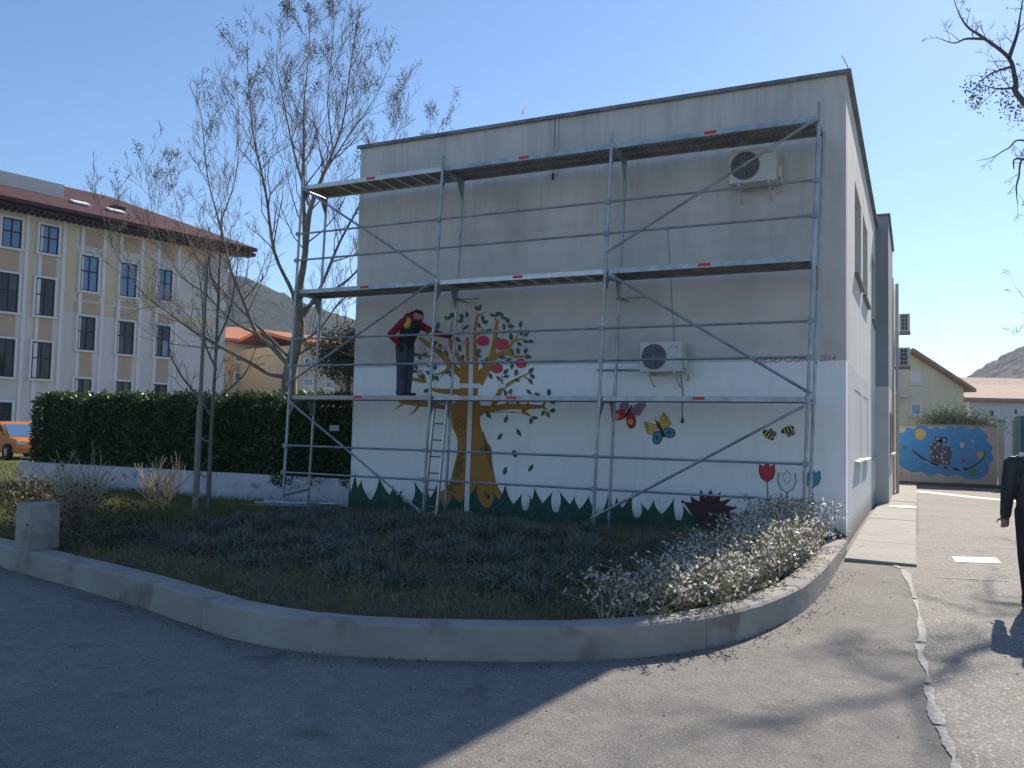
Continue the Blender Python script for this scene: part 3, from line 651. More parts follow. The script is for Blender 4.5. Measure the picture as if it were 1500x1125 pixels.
# bees
for (c_, an, fl) in (((402, 645), .72, 1), ((535, 607), -.38, -1)):
    m = MB(); ca, sa = math.cos(an), math.sin(an); B = lambda x, y_: (ZT(*c_)[0]+x*ca-y_*sa, ZT(*c_)[1]+x*sa+y_*ca)
    poly(m, [B(-11, 0), (B(-7, -4.2)), B(0, -5), B(7, -3.6), B(10.5, 0), B(7, 3.6), B(0, 5), B(-7, 4.2)], 4); bee = part('painted_bee', m, P_BLACK, bld, normals=False)
    for x0 in (-6, -1, 4):
        m = MB(); poly(m, [B(x0, -4), B(x0+2.4, -4), B(x0+2.4, 4), B(x0, 4)], 5); part('stripe', m, P_YEL, bee, normals=False)
    for dx in (-1, 5):
        m = MB(); ell(m, B(dx, -7*fl), 3.6, 4.2, 0, 3); part('wing', m, P_GREY, bee, normals=False)
# tulips
def tulip(c, mt, w_, h, outline_only=False):
    u, v = c; pts = [(u-w_, v-h*.75), (u-w_*.45, v-h*.5), (u, v-h), (u+w_*.4, v-h*.5), (u+w_*.95, v-h*.75), (u+w_*1.05, v), (u+w_*.75, v+h*.62), (u, v+h), (u-w_*.75, v+h*.62), (u-w_*1.05, v)]
    m_ = MB(); poly(m_, [(u+(a-u)*1.1, v+(b_-v)*1.07) for a, b_ in pts], 8); o_ = part('painted_tulip', m_, P_BLACK, bld, normals=False)
    m_ = MB(); poly(m_, pts, 9); part('petals', m_, mt, o_, normals=False)
    m_ = MB(); stroke(m_, [(u-w_*.5, v-h*.4, .8), (u, v+h*.25, .8), (u+w_*.5, v-h*.4, .8)], 10, sub=2); stroke(m_, [(u, v+h, 1.6), (u+1, v+h+18, 1.6), (u+1, v+h+44, 1.6)], 7.5); part('stem', m_, P_GREY, o_, normals=False)
tulip(ZT(393, 897), P_RED, 10.4, 14.5); tulip(ZT(530, 962), P_WHITE, 12, 16); tulip(ZT(700, 940), P_BLUE, 11.5, 14)
# lettering
def lettering(txt, uv0, uv1, vb0, vb1):
    cu = bpy.data.curves.new('lettering', 'FONT'); cu.body = txt; cu.size = 1
    ob = bpy.data.objects.new('tmp', cu); COL.objects.link(ob); bpy.context.view_layer.update()
    me = bpy.data.meshes.new_from_object(ob.evaluated_get(bpy.context.evaluated_depsgraph_get())); bpy.data.objects.remove(ob)
    V = np.array([v.co[:] for v in me.vertices]); mn, mx = V.min(0), V.max(0)
    p0 = on_y(uv0[0], uv0[1]); p1 = on_y(uv1[0], uv1[1]); hz = on_y(uv0[0], vb0)[2]-p0[2]
    for v in me.vertices:
        a = (v.co.x-mn[0])/(mx[0]-mn[0]); b_ = (v.co.y-mn[1])/(mx[1]-mn[1])
        q = np.array([p0[0]+(p1[0]-p0[0])*a, -.003, p0[2]+(p1[2]-p0[2])*a+hz*b_])-origin_of(bld); v.co = [float(c) for c in q]
    link('painted_lettering', me, P_TXT, bld)
lettering('RIESEPOUR', (1105, 532), (1184, 530), 522.5, 521); lettering('2014', (1201.5, 529.5), (1224.5, 529), 519.5, 519)
# ================================================================== scaffold
SX0, SA, SZ0, SK, SB, SLH = -.484, 1.057, .186, .034, 3.0697, 1.987
def sx(x, z): return x+SK*(z-SZ0)
def P3(x, y, z): return (sx(x, z), y, z)
XS = [SX0-3*SB, SX0-2*SB, SX0-SB, SX0]; YF, YR = -SA, -SA+.73
LV_ = [SZ0+SLH*k for k in range(4)]
scf = thing('scaffold', 'three-bay galvanised steel facade scaffold standing in front of the mural wall', 'scaffold', (-5, -.7, SZ0))
def tubep(name, pts, r, mt, parent, n=8): 
    m_ = MB(); m_.tube(pts, r, n); return part(name, m_, mt, parent, smooth=False)
for i, x in enumerate(XS):
    for l in range(3):
        z0, z1 = LV_[l], LV_[l+1]
        m_ = MB(); zt = z1-.07
        m_.tube([P3(x, YF, zt), P3(x, YR, zt)], .022, 8)
        m_.tube([P3(x, YF+.02, zt-.30), P3(x, YF+.22, zt)], .014, 6); m_.tube([P3(x, YR-.02, zt-.30), P3(x, YR-.22, zt)], .014, 6)
        for yy, s_ in ((YF, 1), (YR, -1)):     # gusset plates
            m_.prism([P3(x-.004, yy+s_*.02, zt), P3(x-.004, yy+s_*.20, zt), P3(x-.004, yy+s_*.02, zt-.26)], (.008, 0, 0))
        fr = part('frame', m_, M_STEEL, scf)
        for yy in (YF, YR):
            top = z1+(.19 if (l == 2 and yy == YF) else (.02 if l == 2 else 0)); m_ = MB(); m_.tube([P3(x, yy, z0+(.0 if l else .03)), P3(x, yy, top)], .0262, 10)
            if l < 2: m_.tube([P3(x, yy, z1-.05), P3(x, yy, z1+.06)], .031, 10)
            part('post', m_, M_STEEL, fr, smooth=False)
        # rail brackets
        for h in (.56, 1.06):
            m_ = MB(); m_.box(sx(x, z0+h)-.045, sx(x, z0+h)+.045, YF-.055, YF-.02, z0+h-.035, z0+h+.035)
            part('rail_bracket', m_, M_STEELD, fr)
        m_ = MB(); zz = z0+SLH*.83; m_.tube([P3(x, YF, zz-.03), P3(x, YF, zz+.03)], .026, 8); part('sticker', m_, M_RED, fr)
    for yy in (YF, YR):
        m_ = MB(); zb = bed_z(x, yy); m_.box(sx(x, SZ0)-.07, sx(x, SZ0)+.07, yy-.07, yy+.07, zb-.01, zb+.008); m_.tube([P3(x, yy, zb), P3(x, yy, SZ0+.16)], .018, 8); m_.tube([P3(x, yy, SZ0+.05), P3(x, yy, SZ0+.08)], .04, 8)
        part('base_jack', m_, M_STEELD, scf)
    if i in (0, 2):
        tubep('base_tie', [P3(x, YF, SZ0+.12), P3(x, YR, SZ0+.20)], .02, M_STEEL, scf)
for bay in range(3):
    x0, x1 = XS[bay], XS[bay+1]
    for l in range(3):
        for h in (.56, 1.06):
            z = LV_[l]+h; m_ = MB(); m_.tube([P3(x0+.03, YF-.03, z), P3(x1-.03, YF-.03, z)], .0188, 8)
            for xx in (x0+.06, x1-.06): m_.tube([P3(xx-.05, YF-.03, z), P3(xx+.05, YF-.03, z)], .021, 8)
            part('guard_rail', m_, M_STEEL, scf)
# diagonal braces (bays 1 and 3, zigzag)
def brace(xa, za, xb, zb):
    a, b_ = np.array(P3(xa, YF-.05, za)), np.array(P3(xb, YF-.05, zb)); m_ = MB(); m_.tube([a, b_], .021, 8)
    d = (b_-a)/np.linalg.norm(b_-a)
    for q in (a+d*.03, b_-d*.03): m_.obox(q, d*.06, (0, .008, 0), np.cross(d, (0, 1, 0))*.028)
    part('diagonal_brace', m_, M_STEEL, scf)
brace(XS[0]+.05, LV_[3]-.06, XS[1]-.03, LV_[2]+.08); brace(XS[0]-.02, LV_[1]+.22, XS[1]-.06, LV_[2]-.03); brace(XS[0]+.04, LV_[1]-.1, XS[1]-.04, LV_[0]+.03)
brace(XS[2]+.0, LV_[2]+.25, XS[3]-.03, LV_[3]-.06); brace(XS[2]+.10, LV_[2]-.10, XS[3]+.02, LV_[1]+.06); brace(XS[2]+.0, LV_[0]+.12, XS[3]-.04, LV_[1]-.12)
# decks
def deck(bay, l, kind):
    x0, x1 = XS[bay]+.03, XS[bay+1]-.03; z = LV_[l]; y0, y1 = YF+.035, YR-.03
    xa, xb = sx(x0, z), sx(x1, z); dz = z-.062
    mt = {'alu': M_ALU, 'steel': M_STEEL, 'wood': M_DECKT}[kind]
    m_ = MB()
    m_.box(xa, xb, y0, y0+.035, dz, z+.012); m_.box(xa, xb, y1-.035, y1, dz, z+.012)          # side rails
    m_.box(xa, xa+.05, y0+.036, y1-.036, dz, z); m_.box(xb-.05, xb, y0+.036, y1-.036, dz, z)
    d = part('deck', m_, mt, scf)
    m_ = MB()
    if kind == 'alu':
        m_.box(xa+.05, xb-.05, y0+.036, y1-.036, z-.014, z-.004); part('deck_board', m_, M_PLY, d)
        m_ = MB(); n = 9
        for k in range(1, n): 
            xx = xa+.05+(xb-xa-.1)*k/n
            if k > 1: m_.box(xx-.02, xx+.02, y0+.036, y1-.036, dz+.004, z-.016)
        part('deck_ribs', m_, M_ALU, d)
    elif kind == 'steel':
        yn = y0+.037; w_ = (y1-y0-.074)/2
        for k in range(2):
            b = MB(); ya, yb = yn+k*w_+.004, yn+(k+1)*w_-.004
            b.box(xa+.051, xb-.051, ya, yb, z-.012, z-.004); b.box(xa+.051, xb-.051, ya, ya+.006, dz+.004, z-.0121); b.box(xa+.051, xb-.051, yb-.006, yb, dz+.004, z-.0121)
            pl = part('plank', b, M_STEEL, d)
            b = MB()
            for xx in np.arange(xa+.12, xb-.1, .085):
                for yy in (ya+.05, (ya+yb)/2, yb-.05): b.lathe((xx, yy, z-.0125), [(.0, -.002), (.016, -.002), (.018, 0)], 6)
            pf = part('perforations', b, M_DARK, d); pf['kind'] = 'stuff'
    else:
        w_ = (y1-y0-.074)/3
        for k in range(3):
            b = MB(); b.box(xa+.051, xb-.051, y0+.037+k*w_+.004, y0+.037+(k+1)*w_-.004, z-.045, z-.004+.003*(k % 2)); part('plank', b, M_DECKT, d)
    m_ = MB(); xm = (xa+xb)/2; m_.box(xm-.09, xm+.09, y0-.003, y0-.0005, dz+.022, z+.004); part('sticker', m_, M_RED, d)
KIND = [['wood', 'steel', 'alu'], ['steel', 'alu', 'steel'], ['steel', 'steel', 'steel']]
for bay in range(3):
    for l in range(3): deck(bay, l+1, KIND[bay][l])
# ties to the wall
for (x, z) in ((XS[1], LV_[2]-.22), (XS[2], LV_[2]-.35)):
    m_ = MB(); m_.tube([(sx(x, z), YR, z), (sx(x, z)+.05, -.003, z)], .012, 6); m_.tube([(sx(x, z)-.05, YR, z), (sx(x, z)+.45, YR+.01, z+.003)], .009, 6); m_.box(sx(x, z)-.03, sx(x, z)+.04, YR-.03, YR+.03, z-.03, z+.03)
    part('wall_tie', m_, M_STEELD, scf)
tubep('spare_tube', [P3(XS[2]-.35, YR+.05, LV_[1]+.47), P3(XS[2]+.75, YR+.05, LV_[1]+.46)], .02, M_STEEL, scf)
# ladder
lad = thing('ladder', 'aluminium ladder from the ground up to the lowest scaffold deck', 'ladder', (-6.6, -.72, SZ0))
lx, ly = -6.64, -.86
for s_ in (0, 1):
    m_ = MB(); x = lx+.25*s_; m_.hexa([(x-.013-.03, ly-.04-.1, .05), (x+.013-.03, ly-.04-.1, .05), (x+.013-.03, ly+.02-.1, .05), (x-.013-.03, ly+.02-.1, .05), (x-.013+.02, ly-.04+.1, LV_[1]-.07), (x+.013+.02, ly-.04+.1, LV_[1]-.07), (x+.013+.02, ly+.02+.1, LV_[1]-.07), (x-.013+.02, ly+.02+.1, LV_[1]-.07)]); part('ladder_rail', m_, M_ALU, lad)
for k in range(7):
    t = (k+.6)/7; z = .12+(LV_[1]-.19)*t; m_ = MB(); dx = -.03+.05*t; dy = -.1+.2*t-.01; m_.tube([(lx+.013+dx, ly+dy, z), (lx+.237+dx, ly+dy, z)], .013, 8); part('rung', m_, M_STEELD, lad)
# loose tubes lying beside the scaffold foot
random.seed(4)
for k in range(7):
    c = on_z(398+k*7, 744+random.uniform(-3, 4), .2); a = random.uniform(-.5, .5); l = random.uniform(.35, .8); d = np.array([math.cos(a), math.sin(a), .03])*l
    m_ = MB(); m_.tube([c-d+np.array([0, 0, .05+.015*k]), c+d+np.array([0, 0, .05+.012*k])], .02, 7)
    o = part('loose_tube', m_, M_ALU if k % 2 else M_STEELD, None, loc=c); o.name = 'scaffold_tube'; tag(o, 'loose scaffold tube lying in the pile by the left scaffold foot', 'tube', 'loose tubes by the scaffold foot')

# ================================================================== air conditioners
M_ACW = mat('ac_casing', (.63, .62, .58), .5, (.55, .54, .5), 8, .5)
M_ACG = mat('ac_grille', (.09, .09, .10), .5)
def aircon(x0, x1, z0, z1, label, yb=0.0, depth=.30, fx=.34):
    t = thing('air_conditioner', label, 'air conditioner', ((x0+x1)/2, yb-.2, z0), 'air conditioners on the mural wall')
    yf = yb-.10-depth; h = z1-z0; w_ = x1-x0
    m_ = MB(); m_.box(x0, x1, yf, yb-.10, z0, z1); cs = part('casing', m_, M_ACW, t, bevel=.015)
    cx, cz, r = x0+w_*fx, z0+h*.5, h*.40
    m_ = MB(); m_.lathe((cx, yf-.012, cz), [(.001, 0), (r, 0), (r+.012, .006), (r+.012, .014)], 28, (0, 1, 0)); part('fan_recess', m_, M_ACG, t)
    m_ = MB(); 
    for q in np.linspace(.2, 1, 5): m_.tube([(cx+r*q*math.cos(a), yf-.018, cz+r*q*math.sin(a)) for a in np.linspace(0, 2*math.pi, 25)], .0035, 4, cap=False)
    for a in np.linspace(0, math.pi, 7)[:-1]: m_.tube([(cx-r*math.cos(a), yf-.017, cz-r*math.sin(a)), (cx+r*math.cos(a), yf-.017, cz+r*math.sin(a))], .0032, 4)
    part('fan_grille', m_, mat('ac_wire', (.30, .30, .30), .5), t)
    m_ = MB()
    for k in range(3):
        a = k*2.094+.4; m_.prism([(cx, yf-.0135, cz), (cx+r*.85*math.cos(a), yf-.0135, cz+r*.85*math.sin(a)), (cx+r*.85*math.cos(a+.8), yf-.0135, cz+r*.85*math.sin(a+.8))], (0, .001, 0))
    part('fan_blades', m_, M_DARK, t)
    m_ = MB(); m_.box(x1+.001, x1+.05, yf+.08, yf+.2, z0+h*.12, z0+h*.45); part('valve_cover', m_, M_ACW, t, bevel=.01)
    m_ = MB(); m_.box(x1-.2, x1-.06, yf-.003, yf-.0005, z1-.10, z1-.085); part('nameplate', m_, M_STEELD, t)
    for xx in (x0+.12, x1-.14):
        m_ = MB(); m_.box(xx, xx+.035, yf+.02, yb-.001, z0-.045, z0-.002); m_.tube([(xx+.017, yf+.06, z0-.05), (xx+.017, yb-.004, z0-.22)], .012, 6); part('bracket', m_, M_SILL, t)
    m_ = MB(); m_.tube([(x1+.03, yf+.14, z0+h*.2), (x1+.07, yf+.16, z0-.03), (x1+.02, yb-.03, z0-.10), (x1-.04, yb-.012, z0-.12)], .016, 6); part('hose', m_, M_ACW, t)
    return t
aircon(-1.66, -.95, 5.50, 6.02, 'weathered outdoor air conditioner unit high under the roof near the right corner')
a2 = aircon(-3.05, -2.37, 2.60, 3.08, 'white outdoor air conditioner unit below the middle of the wall above the butterflies')
m_ = MB(); pts = [on_y(u, v, -.012) for u, v in ((997, 546), (1000, 575), (999, 600), (999.5, 613))]; m_.tube(pts, .006, 5); m_.lathe(pts[-1], [(.012, .02), (.03, -.07), (.001, -.071)], 8, (0, 0, 1)); part('drain_hose', m_, M_DARK, a2)
m_ = MB(); m_.tube([on_y(u, v, -.008) for u, v in ((978, 330), (982, 400), (984, 440), (988, 500))], .005, 4); part('cable', m_, M_STEELD, bld)
def side_aircon(y0, z0, label, w_=.85, h=.6):
    t = thing('air_conditioner', label, 'air conditioner', (.6, y0, z0))
    m_ = MB(); m_.box(.45, .78, y0, y0+w_, z0, z0+h); part('casing', m_, M_ACW, t, bevel=.01)
    m_ = MB(); m_.box(.52, .70, y0-.008, y0-.001, z0+.05, z0+h-.05)
    part('vent_panel', m_, M_ACG, t)
    m_ = MB()
    for k in range(1, 4): m_.box(.52, .70, y0-.014, y0-.009, z0+.05+(h-.1)*k/4-.008, z0+.05+(h-.1)*k/4+.008)
    m_.box(.602, .618, y0-.0141, y0-.0091, z0+.05, z0+h-.05); part('vent_bars', m_, M_ACW, t)
    m_ = MB(); m_.box(.335, .80, y0+.1, y0+.14, z0-.05, z0-.004); m_.box(.335, .80, y0+w_-.14, y0+w_-.10, z0-.05, z0-.004); part('bracket', m_, M_STEELD, t)
side_aircon(15.9, 3.9, 'air conditioner with square vents on the side street wall, lower of two')
side_aircon(17.5, 5.2, 'air conditioner high on the side street wall, upper of two')
# ================================================================== bare trees
M_BARKP = mat('pale_bark', (.27, .24, .20), .9, (.14, .122, .10), 3.5, .5, bump=.5, bscale=30)
M_BARKD = mat('dark_bark', (.12, .10, .085), .9, (.07, .06, .05), 6, .5, bump=.4, bscale=40)
M_TWIG = mat('twig', (.22, .175, .135), .85, (.14, .11, .088), 9, .5)
M_SEED = mat('dry_seed', (.13, .075, .045), .9, (.07, .042, .03), 20, .5)
def grow(mb, p, d, length, r, depth, up=.25, tips=None, nseg=4, kids=(4, 7), wob=.16, spread=.75, rmin=.0038):
    pts = [np.array(p, float)]; d = np.array(d, float); d /= np.linalg.norm(d)
    for k in range(nseg):
        d = d+np.array([random.gauss(0, wob), random.gauss(0, wob), random.gauss(0, wob)+up*.35]); d /= np.linalg.norm(d)
        pts.append(pts[-1]+d*length/nseg)
    rs = [max(rmin, r*(1-.75*k/nseg)) for k in range(nseg+1)]
    mb.tube(pts, rs, 5 if r > .02 else (4 if r > .008 else 3), cap=False)
    if tips is not None and depth <= 1: tips.append((pts[-1], d))
    if depth > 0:
        for k in range(random.randint(*kids)):
            t = random.uniform(.2, .98); i = min(int(t*nseg), nseg-1); q = pts[i]+(pts[i+1]-pts[i])*(t*nseg-i)
            s_ = np.array([random.gauss(0, 1), random.gauss(0, 1), random.gauss(0, .6)]); s_ -= d*np.dot(s_, d); s_ /= np.linalg.norm(s_)+1e-9
            nd = d*(1-spread*.5)+s_*spread+np.array([0, 0, up])
            grow(mb, q, nd, length*random.uniform(.35, .6)*(1.1-.4*t), max(.003, r*(1-.7*t)*.55), depth-1, up, tips, max(3, nseg-1), kids, wob, spread, rmin)
def along(mb, pts, rs, every, length, rr, depth, up, tips, start=.15, **k):
    pts = [np.array(p) for p in pts]; L_ = [0]
    for a, b_ in zip(pts[:-1], pts[1:]): L_.append(L_[-1]+np.linalg.norm(b_-a))
    s_ = L_[-1]*start
    while s_ < L_[-1]:
        i = max(j for j in range(len(pts)-1) if L_[j] <= s_); f = (s_-L_[i])/(L_[i+1]-L_[i]+1e-9); p = pts[i]+(pts[i+1]-pts[i])*f
        t = unit(pts[i+1]-pts[i]); fr = s_/L_[-1]
        q = np.array([random.gauss(0, 1), random.gauss(0, 1), random.gauss(0, .5)]); q -= t*np.dot(q, t); q = q/(np.linalg.norm(q)+1e-9)
        rad = np.interp(s_, L_, rs)
        grow(mb, p, t*.65+q*.75+np.array([0, 0, up]), length*(1.15-.75*fr)*random.uniform(.6, 1.2), min(rr, rad*.5), depth, up, tips, **k)
        s_ += every*random.uniform(.6, 1.4)
def seeds(tips, frac, n, size, droop=.12, sel=None):
    Q = []
    for p, d in tips:
        if random.random() > frac or (sel and not sel(p)): continue
        m_ = random.randint(int(n*.5), n)
        c = p-np.array(d)*np.abs(rng.normal(size=(m_, 1)))*.16+rng.normal(size=(m_, 3))*np.array([.05, .05, .09])
        Q.append(leaf_quads(c, rng.normal(size=(m_, 3))+np.array([0, 0, -.6]), size*rng.uniform(.7, 1.3, m_), size*.7))
    return np.concatenate(Q) if Q else None
random.seed(42)
bt = thing('bare_tree', 'tall bare pale-barked tree with brown seed clusters behind the hedge', 'tree', at(425, 600, 21)*np.array([1, 1, 0]))
TD = 21.0
def lp(px, off, r0, r1):
    n = len(px); P = []
    for i, (u, v) in enumerate(px): P.append(at(u, v, TD+off*i/(n-1)))
    P = catmull(P, 4); return P, list(np.linspace(r0, r1, len(P)))
LB = [([(426, 640), (424, 590), (425, 545), (436, 500), (440, 470)], 0, .25, .11),
      ([(440, 480), (438, 430), (446, 380), (452, 320), (460, 290), (474, 255), (488, 222), (503, 178), (513, 100), (523, 35)], -.4, .25, .015),
      ([(446, 370), (445, 260), (445, 190), (446, 145), (452, 80), (455, 15)], 1.2, .12, .01),
      ([(436, 470), (429, 430), (402, 369), (389, 280), (372, 204), (364, 124), (362, 60)], -1.6, .15, .01),
      ([(428, 540), (395, 505), (376, 489), (353, 431), (340, 400), (322, 329), (304, 258), (296, 178), (290, 150)], .8, .17, .01),
      ([(424, 552), (395, 548), (362, 529), (296, 493), (247, 458), (205, 425), (165, 360), (140, 280)], -1.8, .14, .008),
      ([(420, 520), (380, 480), (330, 430), (290, 380), (262, 310), (245, 230)], 2.2, .11, .008),
      ([(440, 470), (470, 420), (500, 350), (545, 270), (580, 200), (600, 135)], 2.0, .13, .008),
      ([(442, 455), (480, 430), (520, 400), (570, 330), (625, 230), (650, 175)], 3.0, .11, .008),
      ([(438, 505), (470, 480), (500, 440), (530, 430)], 1.0, .09, .02), ([(436, 520), (470, 500), (505, 490), (540, 470)], -1.2, .08, .02),
      ([(474, 255), (510, 200), (545, 150), (572, 95)], .6, .07, .008), ([(452, 300), (430, 220), (412, 130), (405, 80), (418, 20)], 1.8, .08, .008),
      ([(376, 489), (340, 470), (300, 430), (262, 400), (228, 330), (212, 240)], -1.0, .09, .008), ([(322, 329), (345, 260), (350, 180), (345, 110)], 1.5, .05, .006),
      ([(488, 222), (480, 150), (486, 80), (490, 20)], -.8, .05, .006)]
mt_, mt2, tips = MB(), MB(), []
for k, (px, off, r0, r1) in enumerate(LB):
    P, R_ = lp(px, off, r0, r1)
    if k: R_ = list(np.maximum(r1, r0*.42*np.power(np.linspace(1, .03, len(R_)), 1.15)))
    mt_.tube(P, R_, 9 if r0 > .1 else 6, cap=False)
    if k: along(mt2, P, R_, .21, 1.9, .020, 2, .30, tips, start=.25 if r0 > .1 else .12, kids=(3, 6), spread=.62)
part('trunk', mt_, M_BARKP, bt, smooth=True, normals=False); part('crown', mt2, M_TWIG, bt, smooth=True, normals=False)
q = seeds(tips, .03, 46, .045, sel=lambda p: p[2] > 7 and random.random() < (p[2]-5.5)/5)
if q is not None:
    o = quads_mesh('seed_clusters', q, M_SEED, bt); o['kind'] = 'stuff'
# tree out of the frame on the right whose limbs reach into the picture
rt = thing('bare_street_tree', 'bare dark tree reaching in from the right with hanging seed clusters', 'tree', (6.7, 10.7, 0))
TD = 19.0; mt_, mt2, tips = MB(), MB(), []
tr0 = np.array([6.7, 10.7, 0.])
fork = tr0+np.array([-.1, -.1, 4.6])
P = catmull([tr0-np.array([0, 0, .3]), tr0+np.array([.05, 0, 2]), fork], 4); mt_.tube(P, np.linspace(.34, .26, len(P)), 10, cap=False)
RB = [([(1500, 150), (1488, 118), (1478, 85), (1440, 55), (1418, 40), (1405, 20), (1395, -8)], .10, .008), ([(1442, 57), (1415, 57), (1397, 63), (1370, 54)], .05, .008), ([(1478, 85), (1490, 50), (1494, 25), (1500, -10)], .07, .01),
      ([(1480, 98), (1452, 108), (1428, 126)], .045, .006), ([(1492, 128), (1462, 130), (1436, 124)], .05, .006), ([(1510, 210), (1476, 218), (1455, 230), (1430, 236)], .05, .006), ([(1512, 232), (1492, 262), (1489, 282), (1491, 300)], .05, .012), ([(1512, 236), (1487, 233), (1485, 247)], .04, .02), ([(1515, 440), (1492, 425), (1484, 415)], .02, .004), ([(1515, 470), (1490, 488), (1478, 492)], .02, .004)]
for k, (px, r0, r1) in enumerate(RB):
    a = at(*px[0], TD); pts = [at(u, v, TD+.25*i) for i, (u, v) in enumerate(px)]
    if k in (0, 5, 6): pts = [fork, (fork+a)/2+np.array([.2, 0, .5]), a]+pts[1:]
    if k in (8, 9): pts = [fork-np.array([0, 0, 1.2]), (fork+a)/2]+pts
    P = catmull(pts, 5); R_ = list(np.linspace(.085 if k == 0 else r0*.7, r1*.7, len(P))); mt_.tube(P, R_, 7, cap=False); along(mt2, P, R_, .30, .9, .011, 2, .05, tips, start=.45 if k in (0, 5, 6) else .2, kids=(2, 4), spread=.8)
for a_, z_ in ((.6, 9), (2.2, 10), (-.5, 11), (3.5, 8.5)):
    e = tr0+np.array([2.6*math.cos(a_)+.8, 2.6*math.sin(a_), z_]); P = catmull([fork, (fork+e)/2+np.array([.3, .2, .6]), e], 5); R_ = list(np.linspace(.10, .01, len(P))); mt_.tube(P, R_, 7, cap=False); along(mt2, P, R_, .6, 1.3, .02, 2, .25, tips, start=.3, kids=(2, 4))
part('trunk', mt_, M_BARKD, rt, smooth=True, normals=False); part('crown', mt2, M_BARKD, rt, smooth=True, normals=False)
cl = []
for (u, v, n_) in ((1425, 138, 70), (1432, 145, 60), (1472, 132, 40), (1474, 150, 60), (1488, 165, 50), (1456, 120, 40), (1444, 128, 40), (1484, 110, 30), (1495, 150, 40)):
    c = at(u, v, TD+.3)+rng.normal(size=(n_, 3))*np.array([.13, .13, .16]); cl.append(leaf_quads(c, rng.normal(size=(n_, 3)), .06*rng.uniform(.7, 1.3, n_), .05))
o = quads_mesh('seed_clusters', np.concatenate(cl), M_SEED, rt); o['kind'] = 'stuff'
# staked young tree in the bed
yt = thing('young_tree', 'slender bare young tree tied to a stake in the planting bed', 'tree', on_z(306, 755, .17))
TD = np.dot(on_z(306, 755, .17)-CAM, _F); mt_, mt2, tips = MB(), MB(), []
P = catmull([at(u, v, TD) for u, v in ((304, 758), (307, 690), (310, 620), (315, 540), (319, 450), (322, 380), (326, 320))], 4); R_ = list(np.linspace(.04, .007, len(P))); mt_.tube(P, R_, 8, cap=False)
for px in ([(311, 612), (285, 575), (262, 545), (248, 510), (246, 470)], [(313, 590), (335, 570), (360, 545), (378, 500)], [(316, 540), (300, 500), (296, 440), (290, 390)], [(318, 500), (335, 460), (345, 410), (350, 370)], [(320, 430), (308, 400), (306, 360)]):
    Q = catmull([at(u, v, TD+.25*i*random.uniform(-1, 1)) for i, (u, v) in enumerate(px)], 4); r_ = list(np.linspace(.02, .005, len(Q))); mt_.tube(Q, r_, 6, cap=False); along(mt2, Q, r_, .2, .55, .007, 1, .2, tips, kids=(2, 4))
along(mt2, P, R_, .22, .6, .008, 1, .25, tips, start=.45, kids=(2, 4))
part('trunk', mt_, mat('young_bark', (.20, .175, .15), .9, (.12, .105, .09), 9, .5), yt, smooth=True, normals=False); part('crown', mt2, M_TWIG, yt, smooth=True, normals=False)
M_STAKE = mat('stake_wood', (.27, .24, .20), .85, (.19, .165, .14), 5, .5, stretch=(4, 4, .6))
sk = thing('tree_stake', 'tall round wooden stake beside the young tree', 'stake', on_z(286, 762, .17))
m_ = MB(); a = at(285, 764, TD-.05); b_ = at(303, 384, TD-.05); m_.tube([a, a+(b_-a)*.45, a+(b_-a)*.451, b_], [.05, .047, .03, .026], 9); part('post', m_, M_STAKE, sk)
for v in (640, 692):
    m_ = MB(); p = at(np.interp(v, [384, 764], [303, 285]), v, TD-.05); q = at(np.interp(v, [540, 758], [315, 304]), v+7, TD); m_.tube([p, (p+q)/2+np.array([0, 0, -.02]), q], .013, 5); m_.lathe(p, [(.056, -.02), (.056, .02)], 10); part('tie', m_, M_STAKE, sk)

# ================================================================== hedge on its low white wall
M_LAUREL = mat('laurel_leaf', (.032, .064, .02), .33, (.075, .115, .034), 9, .5, spec=.5, trans=.34, col3=(.09, .075, .03), scale3=3.5, mix3=.66)
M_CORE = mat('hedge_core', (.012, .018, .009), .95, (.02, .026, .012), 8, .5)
M_WHITEWALL = mat('whitewashed_wall', (.55, .55, .56), .9, (.44, .44, .45), 2.5, .5, bump=.3, bscale=60, col3=(.26, .25, .23), scale3=4, mix3=.6)
HX0, HX1 = -18.5, -8.97
lw = MB(); n = 16
for k in range(n):
    a, b_ = HX0+(HX1-HX0)*k/n, HX0+(HX1-HX0)*(k+1)/n
    ya, yb = -.32+.30*k/n, -.32+.30*(k+1)/n
    lw.hexa([(a, ya, -.1), (b_, yb, -.1), (b_, yb+.2, -.1), (a, ya+.2, -.1), (a, ya, .60-.0*k), (b_, yb, .60), (b_, yb+.2, .60), (a, ya+.2, .60)])
o = part('low_wall', lw, M_WHITEWALL, None, loc=(-13.7, -.2, 0)); tag(o, 'low whitewashed wall running below the dark hedge', 'wall')
hd = thing('hedge', 'dense dark clipped laurel hedge behind the low white wall', 'hedge', (-13.7, .5, .1))
HT = 2.12
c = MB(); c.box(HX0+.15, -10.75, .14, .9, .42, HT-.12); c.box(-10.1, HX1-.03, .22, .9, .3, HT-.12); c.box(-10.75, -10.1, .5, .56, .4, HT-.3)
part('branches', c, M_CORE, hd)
def hedge_leaves(n, front):
    x = rng.uniform(HX0, HX1-.02, n)
    bump_ = .05*np.sin(x*3.1)+.04*np.sin(x*7.3+1)
    if front: y = -.02+np.abs(rng.normal(size=n))*.06+bump_*.7+.03*np.sin(x*2); z = .42+rng.random(n)*(HT-.42+bump_)
    else: y = rng.uniform(0, 1.0, n); z = HT+bump_*.9+rng.normal(size=n)*.045
    return np.stack([x, y, z], 1)
A = hedge_leaves(20000, True); B = hedge_leaves(11000, False)
